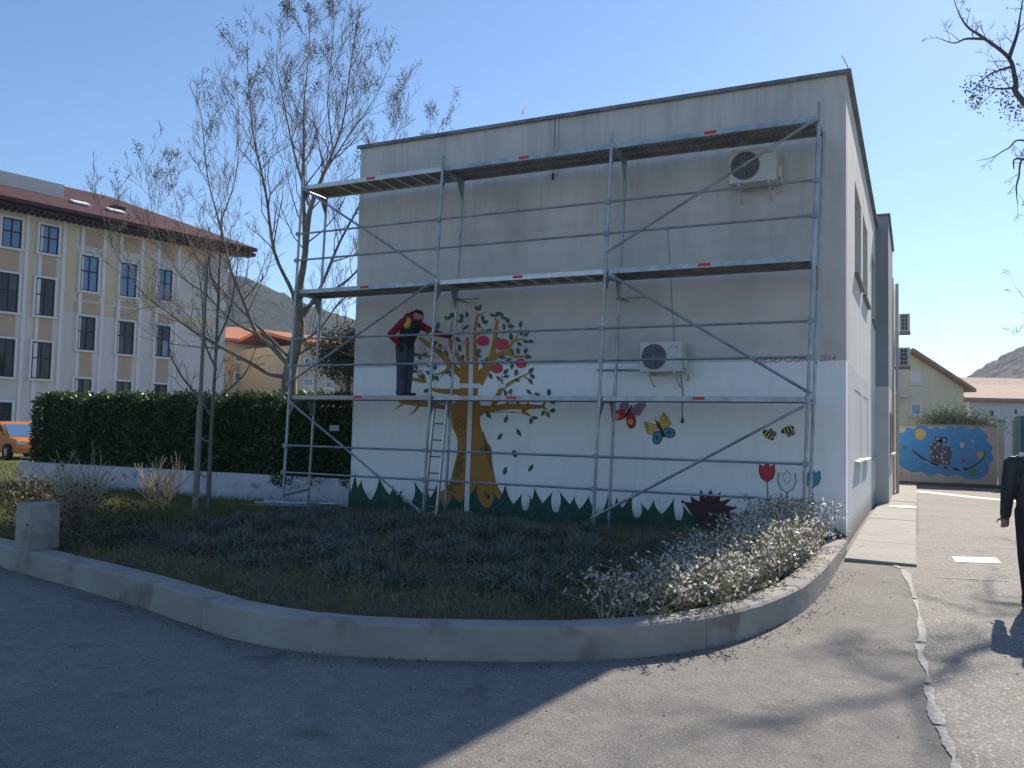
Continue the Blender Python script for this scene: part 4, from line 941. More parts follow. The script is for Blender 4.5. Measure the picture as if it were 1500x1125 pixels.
E_ = np.stack([HX0+np.abs(rng.normal(size=1800))*.08-.04, rng.uniform(0, 1, 1800), rng.uniform(.45, HT, 1800)], 1)
X_ = np.stack([rng.uniform(-10.75, -10.1, 900), rng.uniform(.1, .7, 900), rng.uniform(.5, HT, 900)], 1)
D = np.concatenate([np.stack([rng.normal(size=len(A))*.7, -np.abs(rng.normal(size=len(A)))*.6, rng.normal(size=len(A))*.7+.15], 1), rng.normal(size=(len(B), 3))*np.array([.7, .7, .5])+np.array([0, 0, .5]), rng.normal(size=(len(E_), 3))+np.array([-.6, 0, .2]), rng.normal(size=(len(X_), 3))])
sp0 = np.stack([rng.uniform(HX0, HX1-.1, 260), rng.uniform(.05, .9, 260), np.full(260, HT-.02)], 1); SPR = np.concatenate([sp0+np.array([0, 0, .035*k])+rng.normal(size=(260, 3))*.02 for k in range(6)]); SPR = SPR[rng.random(len(SPR)) < .8]
D = np.concatenate([D, rng.normal(size=(len(SPR), 3))*.7+np.array([0, 0, .6])]); PA = np.concatenate([A, B, E_, X_, SPR]); o = quads_mesh('foliage', leaf_quads(PA, D, .105*rng.uniform(.7, 1.25, len(PA)), .045), M_LAUREL, hd)
sg = thing('notice_plate', 'small pale notice plate fixed in the dark hedge near the building corner', 'sign', on_y(490, 627, -.12))
m_ = MB(); p0, p1 = on_y(483, 631, -.12), on_y(497, 623, -.12); m_.box(p0[0], p1[0], -.13, -.12, p0[2], p1[2]); part('plate', m_, mat('notice', (.42, .44, .45), .5, (.3, .32, .33), 30, .5), sg)
m_ = MB(); m_.box((p0[0]+p1[0])/2-.015, (p0[0]+p1[0])/2+.015, -.119, .3, p0[2]+.02, p0[2]+.05); part('bracket', m_, M_DARK, sg)

# ================================================================== planting: lavender, dry grass, flowering shrub, dry bushes
M_LAV = mat('lavender', (.115, .15, .125), .9, (.20, .245, .21), 5, .5)
M_DRY = mat('dry_grass', (.29, .23, .135), .9, (.16, .125, .075), 4, .5)
M_GRS = mat('green_grass', (.11, .13, .04), .85, (.24, .235, .085), 2, .5, trans=.35)
M_STEM = mat('dry_stem', (.46, .37, .27), .9, (.30, .235, .17), 6, .5)
def inside_np(poly, X, Y):
    c_ = np.zeros(len(X), bool); n = len(poly); j = n-1
    for i in range(n):
        xi, yi = poly[i][:2]; xj, yj = poly[j][:2]
        c_ ^= ((yi > Y) != (yj > Y)) & (X < (xj-xi)*(Y-yi)/(yj-yi+1e-12)+xi); j = i
    return c_
def bed_pts(n, box, dens=None):
    out = []; 
    while len(out) < n:
        X = rng.uniform(box[0], box[1], 4000); Y = rng.uniform(box[2], box[3], 4000); k = inside_np(BEDIN, X, Y)
        for x, y_ in zip(X[k], Y[k]):
            if dens is None or random.random() < dens(x, y_): out.append((x, y_, bed_z(x, y_)))
    return np.array(out[:n])
random.seed(9)
# lavender clumps
Q = []; cl = bed_pts(230, (-7.9, -1.1, -6.7, -1.9))
for (x, y_, z) in cl:
    s_ = random.choice((.4, .5, .65, .8, .95)); n_ = int(620*s_)
    th = rng.uniform(0, 2*np.pi, n_); ph = np.abs(rng.normal(size=n_))*.55
    d = np.stack([np.sin(ph)*np.cos(th), np.sin(ph)*np.sin(th), np.cos(ph)], 1); rr = rng.uniform(.02, .24*s_, n_)
    base = np.array([x, y_, z])+d*rr[:, None]*np.array([1.9, 1.9, .75])
    Q.append(blade_quads(base, d+rng.normal(size=(n_, 3))*.6, .085*s_*rng.uniform(.6, 1.4, n_), .013))
Q = np.concatenate(Q); o = quads_mesh('lavender_bed', Q, [M_LAV, mat('lavender_brown', (.15, .115, .075), .9, (.09, .07, .05), 6, .5)], None, (rng.random(len(Q)) < .33).astype(int)); tag(o, 'grey-green lavender clumps massed in the shade before the wall', 'lavender', kind='stuff')
# dry grass and weeds
g1 = bed_pts(26000, (-9.5, 0, -8.3, -.5)); d = rng.normal(size=(len(g1), 3))*np.array([.5, .5, .2])+np.array([0, 0, .8])
o = quads_mesh('dry_grass', blade_quads(g1-np.array([0, 0, .02]), d, .11*rng.uniform(.4, 1.7, len(g1)), .006), M_DRY); tag(o, 'thin dry grass and weeds covering the planting bed', 'grass', kind='stuff')
g1 = bed_pts(34000, (-18, -.1, -8.3, -.2), lambda x, y_: 1 if x < -8.3 else .3); g1 = np.concatenate([g1, bed_pts(24000, (-14, -8.6, -4.7, -2.5))]); d = rng.normal(size=(len(g1), 3))*np.array([.5, .5, .2])+np.array([0, 0, .8])
o = quads_mesh('green_grass', blade_quads(g1-np.array([0, 0, .02]), d, .13*rng.uniform(.5, 1.7, len(g1)), .010), M_GRS); tag(o, 'short green grass growing in the planting bed', 'grass', kind='stuff')
lw_ = np.stack([rng.uniform(-30, -18.7, 9000), rng.uniform(-3.5, 6, 9000), np.full(9000, .02)], 1)
o = quads_mesh('lawn_grass', blade_quads(lw_, rng.normal(size=(9000, 3))*.4+np.array([0, 0, .9]), .12*rng.uniform(.5, 1.5, 9000), .02), M_GRS); tag(o, 'sunlit lawn grass beyond the left end of the hedge', 'grass', kind='stuff')
# tall dry stalks
ms = MB()
for (x, y_, z) in bed_pts(260, (-8.5, -.8, -8.0, -1.2)):
    h = random.uniform(.25, .75); dx, dy = random.gauss(0, .2), random.gauss(0, .2)
    grow(ms, (x, y_, z), (dx*2, dy*2, .8), h*.8, .003, 1, .0, None, 5, (1, 4), .22, .7, .0018)
o = part('dry_stalks', ms, mat('dead_stalk', (.22, .175, .12), .9, (.13, .10, .07), 6, .5), normals=False); tag(o, 'scattered tall dry stalks rising from the shaded bed', 'stalks', kind='stuff')
# leaf litter on the kerb side
lt = bed_pts(3500, (-9, 0, -8.4, -.2)); o = quads_mesh('leaf_litter', leaf_quads(lt+np.array([0, 0, .015]), rng.normal(size=(3500, 3))*np.array([1, 1, .25]), .06*rng.uniform(.5, 1.3, 3500), .035), mat('litter', (.17, .105, .06), .9, (.26, .19, .12), 9, .5)); tag(o, 'brown fallen leaves strewn over the planting bed', 'leaves', kind='stuff')
# flowering shrub at the right end of the bed
M_FL = mat('pale_shrub_leaf', (.56, .52, .49), .38, (.74, .70, .67), 15, .5, spec=.7, trans=.4)
M_FG = mat('shrub_green_leaf', (.10, .13, .05), .5, (.17, .19, .08), 9, .5, trans=.3)
fs = thing('flowering_shrub', 'sprawling sunlit shrub with pale small leaves spilling along the kerb', 'shrub', (-.9, -4.2, .17))
random.seed(31); sm_, pos, dr = MB(), [], []
_ky = np.array([p[1] for p in KC[:60]])[::-1]; _kx = np.array([p[0] for p in KC[:60]])[::-1]
def shrub_dens(x, y_):
    kx = np.interp(y_, _ky, _kx)-.26; w_ = .72
    return (1 if x > kx-w_*.6 else .5) if (kx-w_ < x < kx+.08 and x > -1.25 and y_ > -7.2) else 0
for (x, y_, z) in bed_pts(400, (-3.0, -.05, -7.5, -1.0), shrub_dens):
    tall = .85 if y_ > -2.8 else (.66 if y_ > -5 else .55)
    for k in range(3):
        a = random.uniform(0, 6.28); h = random.uniform(.25, .85)*tall; o_ = random.uniform(.1, .5)
        P = catmull([(x, y_, z), (x+o_*.4*math.cos(a), y_+o_*.4*math.sin(a), z+h*.75), (x+o_*math.cos(a), y_+o_*math.sin(a), z+h)], 4); sm_.tube(P, np.linspace(.006, .002, len(P)), 3, cap=False)
        for j in range(20):
            t = random.uniform(.15, 1)*(len(P)-1); i = min(int(t), len(P)-2); pos.append(P[i]+(P[i+1]-P[i])*(t-i)+np.array([random.gauss(0, .02) for _ in range(3)]))
part('stems', sm_, M_STEM, fs, normals=False)['kind'] = 'stuff'
pos = np.array(pos); n_ = len(pos); mi = (rng.random(n_) < .42).astype(int)
mi = np.where((pos[:, 2] < .32) & (rng.random(n_) < .6), 1, mi)
quads_mesh('leaves', leaf_quads(pos, rng.normal(size=(n_, 3))+np.array([0, 0, .35]), .040*rng.uniform(.55, 1.35, n_), .023), [M_FL, M_FG], fs, mi)
# three dry twiggy bushes on the left
for (u, v, h, n_, lab) in ((50, 735, .7, 36, 'small dry twiggy bush nearest the left end of the low wall'), (116, 768, .95, 90, 'largest dry beige twiggy bush on the left of the bed'), (232, 745, .85, 60, 'dry twiggy bush between the largest bush and the staked tree')):
    p = on_z(u, v, .17); t = thing('dry_bush', lab, 'bush', p, 'dry bushes on the left of the bed'); sm_, tp = MB(), []
    for k in range(n_):
        a = random.uniform(0, 6.28); rr = random.uniform(0, .16); q = p+np.array([rr*math.cos(a), rr*math.sin(a), 0])
        grow(sm_, q, (math.cos(a)*.35+random.gauss(0, .12), math.sin(a)*.35+random.gauss(0, .12), 1), h*random.uniform(.45, 1.05), .012, 1, .12, tp, 4, (1, 3), .12, .5)
    part('stems', sm_, M_STEM, t, normals=False)['kind'] = 'stuff'
# dark low brambles near the pillar
br = thing('bramble', 'dark leafy bramble growing beside the concrete stub pillar', 'bramble', on_z(110, 790, .17)); c0 = [on_z(u, v, .17) for u, v in ((30, 738), (70, 750), (100, 775), (130, 790), (160, 800), (60, 765), (190, 790), (15, 745))]
P_ = np.concatenate([c+np.abs(rng.normal(size=(520, 3)))*np.array([0, 0, .22])+rng.normal(size=(520, 3))*np.array([.38, .3, .02]) for c in c0]); quads_mesh('leaves', leaf_quads(P_, rng.normal(size=(len(P_), 3)), .06*rng.uniform(.6, 1.3, len(P_)), .035), mat('bramble_leaf', (.05, .06, .025), .6, (.11, .085, .04), 8, .5, trans=.2), br)
sm_ = MB()
for c in c0:
    for k in range(14): grow(sm_, c+rng.normal(size=3)*np.array([.25, .2, 0]), (random.gauss(0, .5), random.gauss(0, .5), .8), random.uniform(.3, .7), .005, 0, -.1, None, 5, (0, 0), .2)
part('stems', sm_, M_TWIG, br, normals=False)['kind'] = 'stuff'
# ================================================================== left: cream and ochre institutional building
M_CREAMW = mat('pale_plaster', (.66, .60, .55), .9, (.58, .525, .48), .35, .5, stretch=(1, 1, .4))
M_PILA = mat('white_trim', (.70, .67, .645), .9)
M_TAN = mat('tan_panel', (.52, .375, .26), .9, (.47, .34, .235), 2, .5)
M_YELP = mat('yellow_panel', (.64, .52, .35), .9, (.58, .475, .32), 2, .5)
M_ROOFB = mat('burgundy_roof', (.082, .024, .026), .8, (.06, .019, .022), 3, .5, bump=.4, bscale=14)
M_EAVE = mat('dark_eave', (.055, .035, .035), .8)
M_GLASS = mat('dark_glass', (.012, .016, .024), .08, spec=.45)
M_GLASSB = mat('blue_reflection_glass', (.09, .17, .30), .08, spec=.9)  # blue sky reflection painted into the base colour of the panes
M_GLASSC = mat('dim_curtain_glass', (.05, .055, .06), .1, spec=.5)
M_FRAME = mat('dark_frame', (.02, .022, .028), .5)
LBa, LBb = at(0, 611, 45.5)*np.array([1, 1, 0]), at(325, 618, 56)*np.array([1, 1, 0])
lt_ = unit(LBb-LBa); ln_ = np.array([lt_[1], -lt_[0], 0.0]);
if np.dot(ln_, CAM-LBa) < 0: ln_ = -ln_
LEN = np.linalg.norm(LBb-LBa)
def fs_(u, v): p = on_plane(u, v, LBa, ln_); return np.dot(p-LBa, lt_), p[2]
def fbox(mb, s0, s1, z0, z1, o0, o1, mi=0):
    A = LBa+lt_*s0; B = LBa+lt_*s1
    mb.hexa([A+ln_*o0+np.array([0, 0, z0]), B+ln_*o0+np.array([0, 0, z0]), B+ln_*o1+np.array([0, 0, z0]), A+ln_*o1+np.array([0, 0, z0]), A+ln_*o0+np.array([0, 0, z1]), B+ln_*o0+np.array([0, 0, z1]), B+ln_*o1+np.array([0, 0, z1]), A+ln_*o1+np.array([0, 0, z1])], mi)
def rect(u0, v0, u1, v1):
    a, b_ = fs_(u0, (v0)), fs_(u1, v1+(u1-u0)*.12*0); um = (u0+u1)/2
    s0, s1 = fs_(u0, (v0+v1)/2)[0], fs_(u1, (v0+v1)/2)[0]; return s0, s1, fs_(um, v1)[1], fs_(um, v0)[1]
lb = thing('apartment_house', 'cream and ochre four-storey building with burgundy hipped roof at far left', 'building', LBa)
EH = fs_(176, 338)[1]
m_ = MB(); fbox(m_, -14, LEN, -.3, EH, -12, 0); part('wall', m_, M_CREAMW, lb)
def hip(mb, s0, s1, z, over, depth, rise, t=.3):
    A = lambda s, o, zz: LBa+lt_*s+ln_*o+np.array([0, 0, zz])
    e = [A(s0, over, z), A(s1+over, over, z), A(s1+over, -depth-over, z), A(s0, -depth-over, z)]; r0, r1 = A(s0, -depth/2, z+rise), A(s1-depth*.45, -depth/2, z+rise)
    eb = [q-np.array([0, 0, t]) for q in e]
    mb.add(e+[r0, r1]+eb, [(0, 1, 5, 4), (1, 2, 5), (2, 3, 4, 5), (3, 0, 4), (0, 6, 7, 1), (1, 7, 8, 2), (2, 8, 9, 3), (3, 9, 6, 0), (6, 9, 8, 7)])
m_ = MB(); hip(m_, -16, LEN, EH+.35, 1.35, 12, 3.2, .2); rf = part('roof', m_, M_ROOFB, lb)
m_ = MB(); fbox(m_, -15, LEN+1.35, EH-.02, EH+.02, -1, 1.2); part('soffit', m_, M_EAVE, lb)
m_ = MB()
for s in np.arange(-6, LEN+1.3, .33): fbox(m_, s, s+.13, EH-.16, EH-.021, .05, 1.1)
part('rafter_ends', m_, M_EAVE, lb)
m_ = MB(); fbox(m_, -15, fs_(68, 285)[0]+1.6, EH+.8, EH+2.45, -3.6, -1.6); part('roof_block', m_, M_CREAMW, lb)
m_ = MB(); s = fs_(186, 322)[0]; fbox(m_, s, s+.8, EH+1.0, EH+2.0, -2.4, -1.9); part('roof_vent', m_, M_EAVE, lb)
for (u, v) in ((126, 312), (178, 324)):
    s = fs_(u, v)[0]; a = .9; z = EH+.35+3.2*(a+1.5)/(6+1.5)
    A = lambda s_, o, zz: LBa+lt_*s_+ln_*o+np.array([0, 0, zz]); m_ = MB(); sl = 3.2/7.5
    m_.hexa([A(s-.5, -.5, EH+.35+sl*2.0+.02), A(s+.5, -.5, EH+.35+sl*2.0+.02), A(s+.5, -1.1, EH+.35+sl*2.6+.02), A(s-.5, -1.1, EH+.35+sl*2.6+.02), A(s-.5, -.5, EH+.35+sl*2.0+.1), A(s+.5, -.5, EH+.35+sl*2.0+.1), A(s+.5, -1.1, EH+.35+sl*2.6+.1), A(s-.5, -1.1, EH+.35+sl*2.6+.1)]); part('skylight', m_, M_PILA, lb)
def lwin(u0, v0, u1, v1, glass, half=None):
    s0, s1, z0, z1 = rect(u0, v0, u1, v1); m_ = MB(); e = .12
    fbox(m_, s0-e, s1+e, z1, z1+e, .0, .13); fbox(m_, s0-e, s0, z0, z1, .0, .13); fbox(m_, s1, s1+e, z0, z1, .0, .13); fbox(m_, s0-e-.05, s1+e+.05, z0-e, z0, .0, .2); w_ = part('window', m_, M_PILA, lb)
    sm, zm = (s0+s1)/2, z0+(z1-z0)*.56; e = .07; m_ = MB()
    fbox(m_, s0, s0+e, z0, z1, .003, .06); fbox(m_, s1-e, s1, z0, z1, .003, .06); fbox(m_, s0+e, s1-e, z0, z0+e, .003, .06); fbox(m_, s0+e, s1-e, z1-e, z1, .003, .06); fbox(m_, sm-e/2, sm+e/2, z0+e, z1-e, .003, .06); fbox(m_, s0+e, sm-e/2, zm-e/2, zm+e/2, .003, .055); fbox(m_, sm+e/2, s1-e, zm-e/2, zm+e/2, .003, .055)
    part('frame', m_, M_FRAME, w_)
    for k, (a, b_, c_, d) in enumerate(((s0+e, sm-e/2, z0+e, zm-e/2), (sm+e/2, s1-e, z0+e, zm-e/2), (s0+e, sm-e/2, zm+e/2, z1-e), (sm+e/2, s1-e, zm+e/2, z1-e))):
        m_ = MB(); fbox(m_, a, b_, c_, d, .004, .02); part('pane', m_, M_GLASSB if (glass or (half and k == 1)) else (M_GLASSC if (k+int(u0)) % 5 == 0 else M_GLASS), w_)
for r_ in ((2, 320, 31, 363), (57, 331, 85, 372), (117, 375, 143, 427), (175, 386, 199, 435), (230, 395, 251, 441)): lwin(*r_, True)
for r_ in ((-3, 400, 26, 457), (51, 408, 79, 463), (-6, 496, 20, 552), (45, 501, 74, 555), (113, 464, 138, 513), (170, 471, 195, 519), (107, 555, 132, 610), (167, 559, 190, 612), (222, 563, 243, 614), (-12, 589, 16, 622)): lwin(*r_, False)
lwin(226, 477, 248, 523, False, True)
def lpan(name, u0, v0, u1, v1, mt, off=.03):
    s0, s1, z0, z1 = rect(u0, v0, u1, v1); m_ = MB(); fbox(m_, s0, s1, z0, z1, .0, off); part(name, m_, mt, lb)
for r_ in ((-3, 366, 27, 398), (54, 376, 82, 405), (-5, 460, 22, 494), (49, 466, 76, 499), (111, 517, 134, 553), (169, 522, 192, 557), (224, 527, 246, 561), (117, 338, 150, 362), (177, 349, 205, 370), (231, 358, 258, 381), (108, 443, 147, 460), (166, 452, 204, 468), (222, 460, 254, 473), (112, 432, 145, 440), (170, 441, 200, 449)): lpan('tan_panel', *r_, M_TAN)
for r_ in ((93, 334, 113, 353), (92, 358, 111, 437), (88, 441, 104, 455), (153, 344, 170, 362), (152, 367, 169, 446), (150, 449, 163, 463), (208, 352, 226, 372), (207, 377, 224, 455), (261, 364, 300, 386), (268, 465, 318, 478), (40, 322, 51, 344), (38, 349, 49, 429), (35, 434, 44, 448)): lpan('yellow_panel', *r_, M_YELP)
for u in (33, 53, 88, 115, 148, 172, 204, 228, 258): 
    s0 = fs_(u, 480)[0]; m_ = MB(); fbox(m_, s0-.10, s0+.10, -.3, EH-.03, .0, .045); part('pilaster', m_, M_PILA, lb)

# ================================================================== far flats behind the tree
M_BEIGE = mat('beige_render', (.50, .43, .32), .9, (.45, .39, .29), .8, .5)
M_TILE = mat('orange_tile', (.50, .19, .10), .85, (.40, .15, .085), 1.2, .5, bump=.5, bscale=6)
M_TILEO = mat('old_tile', (.42, .27, .21), .85, (.30, .185, .145), 2.5, .5, bump=.5, bscale=9)
class Facade:
    def __init__(s, a, b, name, label):
        s.a, b = a*np.array([1, 1, 0]), b*np.array([1, 1, 0]); s.t = unit(b-s.a); s.len = np.linalg.norm(b-s.a); s.n = np.array([s.t[1], -s.t[0], 0.])
        if np.dot(s.n, CAM-s.a) < 0: s.n = -s.n
        s.th = thing(name, label, 'building', s.a)
    def uv(s, u, v): p = on_plane(u, v, s.a, s.n); return np.dot(p-s.a, s.t), p[2]
    def P(s, q, o, z): return s.a+s.t*q+s.n*o+np.array([0, 0, z])
    def box(s, mb, s0, s1, z0, z1, o0, o1): mb.hexa([s.P(s0, o0, z0), s.P(s1, o0, z0), s.P(s1, o1, z0), s.P(s0, o1, z0), s.P(s0, o0, z1), s.P(s1, o0, z1), s.P(s1, o1, z1), s.P(s0, o1, z1)])
    def part(s, name, s0, s1, z0, z1, o0, o1, mt, parent=None): m_ = MB(); s.box(m_, s0, s1, z0, z1, o0, o1); return part(name, m_, mt, parent or s.th)
    def win(s, u0, v0, u1, v1, mt=None, frame=None, sill=True):
        s0, s1 = s.uv(u0, (v0+v1)/2)[0], s.uv(u1, (v0+v1)/2)[0]; um = (u0+u1)/2; z0, z1 = s.uv(um, v1)[1], s.uv(um, v0)[1]
        w_ = s.part('window', s0, s1, z0, z1, .0, .04, frame or M_PILA); e = .09*(z1-z0)**.5
        s.part('pane', s0+e, s1-e, z0+e, z1-e, .041, .05, mt or M_GLASS, w_)
        if sill: s.part('sill', s0-.1, s1+.1, z0-.12, z0-.03, .0, .12, M_PILA, w_)
    def gable(s, s0, s1, o0, o1, z, rise, mt, over=.5, along=True, name='roof'):
        m_ = MB(); t = .22
        if along: p = [s.P(s0-over, o1+over, z), s.P(s1+over, o1+over, z), s.P(s1+over, (o0+o1)/2, z+rise), s.P(s0-over, (o0+o1)/2, z+rise), s.P(s0-over, o0-over, z), s.P(s1+over, o0-over, z)]
        else: p = [s.P(s0-over, o0-over, z), s.P(s0-over, o1+over, z), s.P((s0+s1)/2, o1+over, z+rise), s.P((s0+s1)/2, o0-over, z+rise), s.P(s1+over, o0-over, z), s.P(s1+over, o1+over, z)]
        q = [x+np.array([0, 0, t]) for x in p]
        m_.add(p+q, [(0, 1, 2, 3), (3, 2, 5, 4), (6, 9, 8, 7), (9, 10, 11, 8), (0, 6, 7, 1), (4, 5, 11, 10), (0, 3, 9, 6), (3, 4, 10, 9), (1, 7, 8, 2), (2, 8, 11, 5)]); return part(name, m_, mt, s.th)
fl = Facade(at(318, 619, 62), at(432, 621, 66), 'apartment_block', 'beige flats with orange tiled roof seen behind the bare tree trunk')
zt = fl.uv(380, 504)[1]; fl.part('wall', -3, fl.len, -.3, zt, -10, 0, M_BEIGE); fl.gable(-3, fl.len, -10, 0, zt, 1.5, M_TILE)
for r_ in ((344, 518, 360, 530), (343, 546, 360, 558), (340, 577, 360, 589)): fl.win(*r_, M_GLASSB)
for r_ in ((372, 517, 398, 531), (372, 551, 400, 561), (370, 580, 398, 590)):
    fl.win(*r_, M_GLASS, M_TAN, False); s0, s1 = fl.uv(r_[0]-2, r_[3])[0], fl.uv(r_[2]+2, r_[3])[0]; z = fl.uv((r_[0]+r_[2])/2, r_[3])[1]; fl.part('balcony', s0, s1, z-.75, z-.05, .06, .9, M_BEIGE)
f2 = Facade(at(436, 621, 58), at(545, 623, 63), 'apartment_block', 'lower beige flats with orange roof seen through the scaffold')
zt = f2.uv(470, 508)[1]; f2.part('wall', 0, f2.len, -.3, zt, -9, 0, M_BEIGE); f2.gable(0, f2.len, -9, 0, zt, 1.1, M_TILE)
for r_ in ((444, 554, 458, 565), (445, 525, 457, 536), (476, 558, 488, 568), (470, 524, 486, 536)): f2.win(*r_, M_GLASSB)
for r_ in ((499, 552, 517, 576),):
    s0, s1 = f2.uv(r_[0], 560)[0], f2.uv(r_[2]+12, 560)[0]; z0, z1 = f2.uv(505, 590)[1], f2.uv(505, 552)[1]
    for k in range(9): f2.part('fence_board', s0+(s1-s0)*k/9, s0+(s1-s0)*(k+.8)/9, z0, z1, .3, .36, M_TILEO)
sk_ = thing('green_awning', 'small green domed awning beside the lower beige flats', 'awning', at(440, 571, 50)); m_ = MB(); c = at(440, 576, 50); m_.lathe(c, [(.42, -.3), (.42, 0), (.36, .15), (.2, .24), (.01, .27)], 12); m_.tube([c+np.array([0, 0, -.3]), c*np.array([1, 1, 0])], .05, 6); part('canopy', m_, mat('green_cloth', (.05, .16, .035), .7), sk_)
M_CONI = mat('evergreen_needles', (.018, .034, .016), .7, (.035, .055, .024), 4, .5, trans=.1)
ev = thing('evergreen_tree', 'dark evergreen tree beside the left edge of the painted building', 'tree', at(510, 600, 33)*np.array([1, 1, 0])); c = at(512, 520, 33); P_ = c+rng.normal(size=(9000, 3))*np.array([.75, .75, .62]); P_ = P_[np.linalg.norm((P_-c)/np.array([1.5, 1.5, 1.2]), axis=1) < 1.05+.25*np.sin(P_[:, 0]*5)*np.cos(P_[:, 2]*6)]
quads_mesh('crown', leaf_quads(P_, rng.normal(size=(len(P_), 3))+np.array([0, 0, -.2]), .19*rng.uniform(.6, 1.3, len(P_)), .05), M_CONI, ev); m_ = MB(); m_.tube([c*np.array([1, 1, 0]), c+np.array([0, 0, .8])], [.16, .06], 8, cap=False); part('trunk', m_, M_BARKD, ev)

# ================================================================== the end of the side street
ew = thing('street_end_wall', 'rendered wall closing the side street with a blue cloud mural', 'wall', (2, 24, -.2))
M_OLDW = mat('old_render', (.58, .54, .48), .9, (.46, .42, .37), 1.6, .5, bump=.3, bscale=40, col3=(.22, .19, .18), scale3=3, mix3=.6, stretch=(1, 1, .5))
EY = 24.0; EZ = 2.12
m_ = MB(); m_.box(-3, 3.78, EY, EY+.25, -.4, EZ); part('wall', m_, M_OLDW, ew); m_ = MB(); m_.box(-3.02, 3.8, EY-.04, EY+.29, EZ, EZ+.06); part('coping', m_, M_CONC, ew)
m_ = MB(); m_.box(-3, 4.2, EY-.35, EY-.01, -.4, -.12); part('plinth', m_, mat('dark_stone', (.10, .09, .085), .9), ew)
def ep(u, v, lay=1): p = on_y(u, v, EY); return np.array([p[0], EY-.003*lay, p[2]])
ZE = Z(1300, 600, 7.5)
m_ = MB(); cl_ = [(95, 420), (85, 350), (130, 262), (190, 245), (210, 195), (290, 215), (330, 182), (420, 178), (470, 215), (530, 188), (600, 215), (680, 182), (750, 200), (820, 185), (900, 215), (990, 195), (1060, 250), (1100, 290), (1090, 350), (1150, 400), (1140, 470), (1165, 540), (1120, 610), (1110, 680), (1060, 740), (960, 770), (850, 750), (760, 715), (660, 735), (560, 700), (460, 725), (370, 680), (280, 690), (190, 650), (120, 600), (105, 540), (80, 480)]
P2 = catmull([(*ZE(a, b_), 0) for a, b_ in cl_+cl_[:1]], 4)[:-1]; m_.add([ep(p[0], p[1], 1) for p in P2], [tuple(range(len(P2)))]); part('painted_cloud', m_, mat('paint_cloud_blue', (.10, .34, .68), .85, (.075, .27, .58), 5, .5), ew, normals=False)
def efig(name, polys, mt, lay=2):
    m_ = MB()
    for P in polys: m_.add([ep(*ZE(a, b_), lay) for a, b_ in P], [tuple(range(len(P)))])
    part(name, m_, mt, ew, normals=False)
def circ(a, b_, r, n=16): return [(a+r*math.cos(t), b_+r*math.sin(t)) for t in np.linspace(0, 6.283, n, endpoint=False)]
efig('painted_sun', [circ(362, 272, 62)], P_YEL); efig('painted_moon', [circ(1020, 498, 38)], P_YEL)
bow = [(270, 430), (340, 490), (420, 545), (530, 590), (640, 625), (760, 645), (880, 640)]; bt_ = [(a+4, b_+26) for a, b_ in bow[::-1]]; efig('painted_road', [bow+bt_], P_BLACK); efig('painted_road_dashes', [[(a-30, b_+1), (a+30, b_+20), (a+28, b_+28), (a-30, b_+10)] for a, b_ in ((440, 560), (590, 607), (690, 630), (810, 638))], P_WHITE, 3)
efig('painted_road_end', [[(870, 640), (960, 605), (1020, 560), (1060, 500), (1065, 420), (1072, 500), (1035, 570), (970, 620), (880, 655)]], P_BROWN)
efig('painted_towers', [[(460, 360), (540, 360), (545, 590), (480, 560)], [(545, 330), (600, 330), (605, 600), (545, 590)], [(615, 400), (720, 410), (690, 560), (690, 610), (606, 600)], [(515, 295), (665, 300), (640, 365), (535, 350)]], mat('paint_tower', (.09, .09, .13), .85, (.13, .12, .16), 9, .5))
efig('painted_tower_windows', [[(a-9, b_-12), (a+9, b_-12), (a+9, b_+12), (a-9, b_+12)] for a, b_ in ((548, 322), (622, 335), (520, 415), (480, 465), (545, 520), (595, 490), (635, 465), (705, 430), (560, 380), (595, 530), (480, 380), (650, 580), (500, 520), (615, 575))], mat('paint_cream', (.6, .54, .42), .85), 3)
efig('painted_small_houses', [[(790, 365), (845, 365), (835, 418), (800, 418)], [(920, 330), (950, 335), (935, 385)]], mat('paint_cream', (.6, .54, .42), .85)); efig('painted_red_marks', [[(810, 545), (870, 540), (875, 572), (815, 575)], [(1030, 672), (1075, 660), (1070, 685)]], P_RED); efig('painted_green_marks', [circ(195, 422, 28), circ(940, 690, 45)], mat('paint_green', (.08, .28, .14), .85)); efig('painted_swirls', [circ(180, 505, 12), circ(270, 530, 14), circ(215, 520, 9)], P_GREY)
# shrubs on top behind the wall
gs = thing('garden_shrub', 'grey-green garden shrub rising behind the blue mural wall', 'shrub', (2.3, 25.2, 0)); P_ = np.concatenate([np.array([x, 25.3, z])+rng.normal(size=(700, 3))*np.array([.42, .3, .22]) for x, z in ((1.7, 2.3), (2.3, 2.45), (2.9, 2.3), (3.4, 2.1), (2.0, 2.2))]); P_ = P_[P_[:, 1] > 24.32]
quads_mesh('leaves', leaf_quads(P_, rng.normal(size=(len(P_), 3))+np.array([0, 0, .7]), .19, .045), mat('shrub_leaf', (.11, .14, .085), .7, (.18, .21, .13), 5, .5, trans=.2), gs); m_ = MB()
for x in (1.7, 2.3, 2.9, 3.4): m_ = MB(); m_.tube([(x, 25.3, -.3), (x+.1, 25.3, 2.2)], [.05, .03], 6, cap=False); part('stem', m_, M_BARKD, gs)
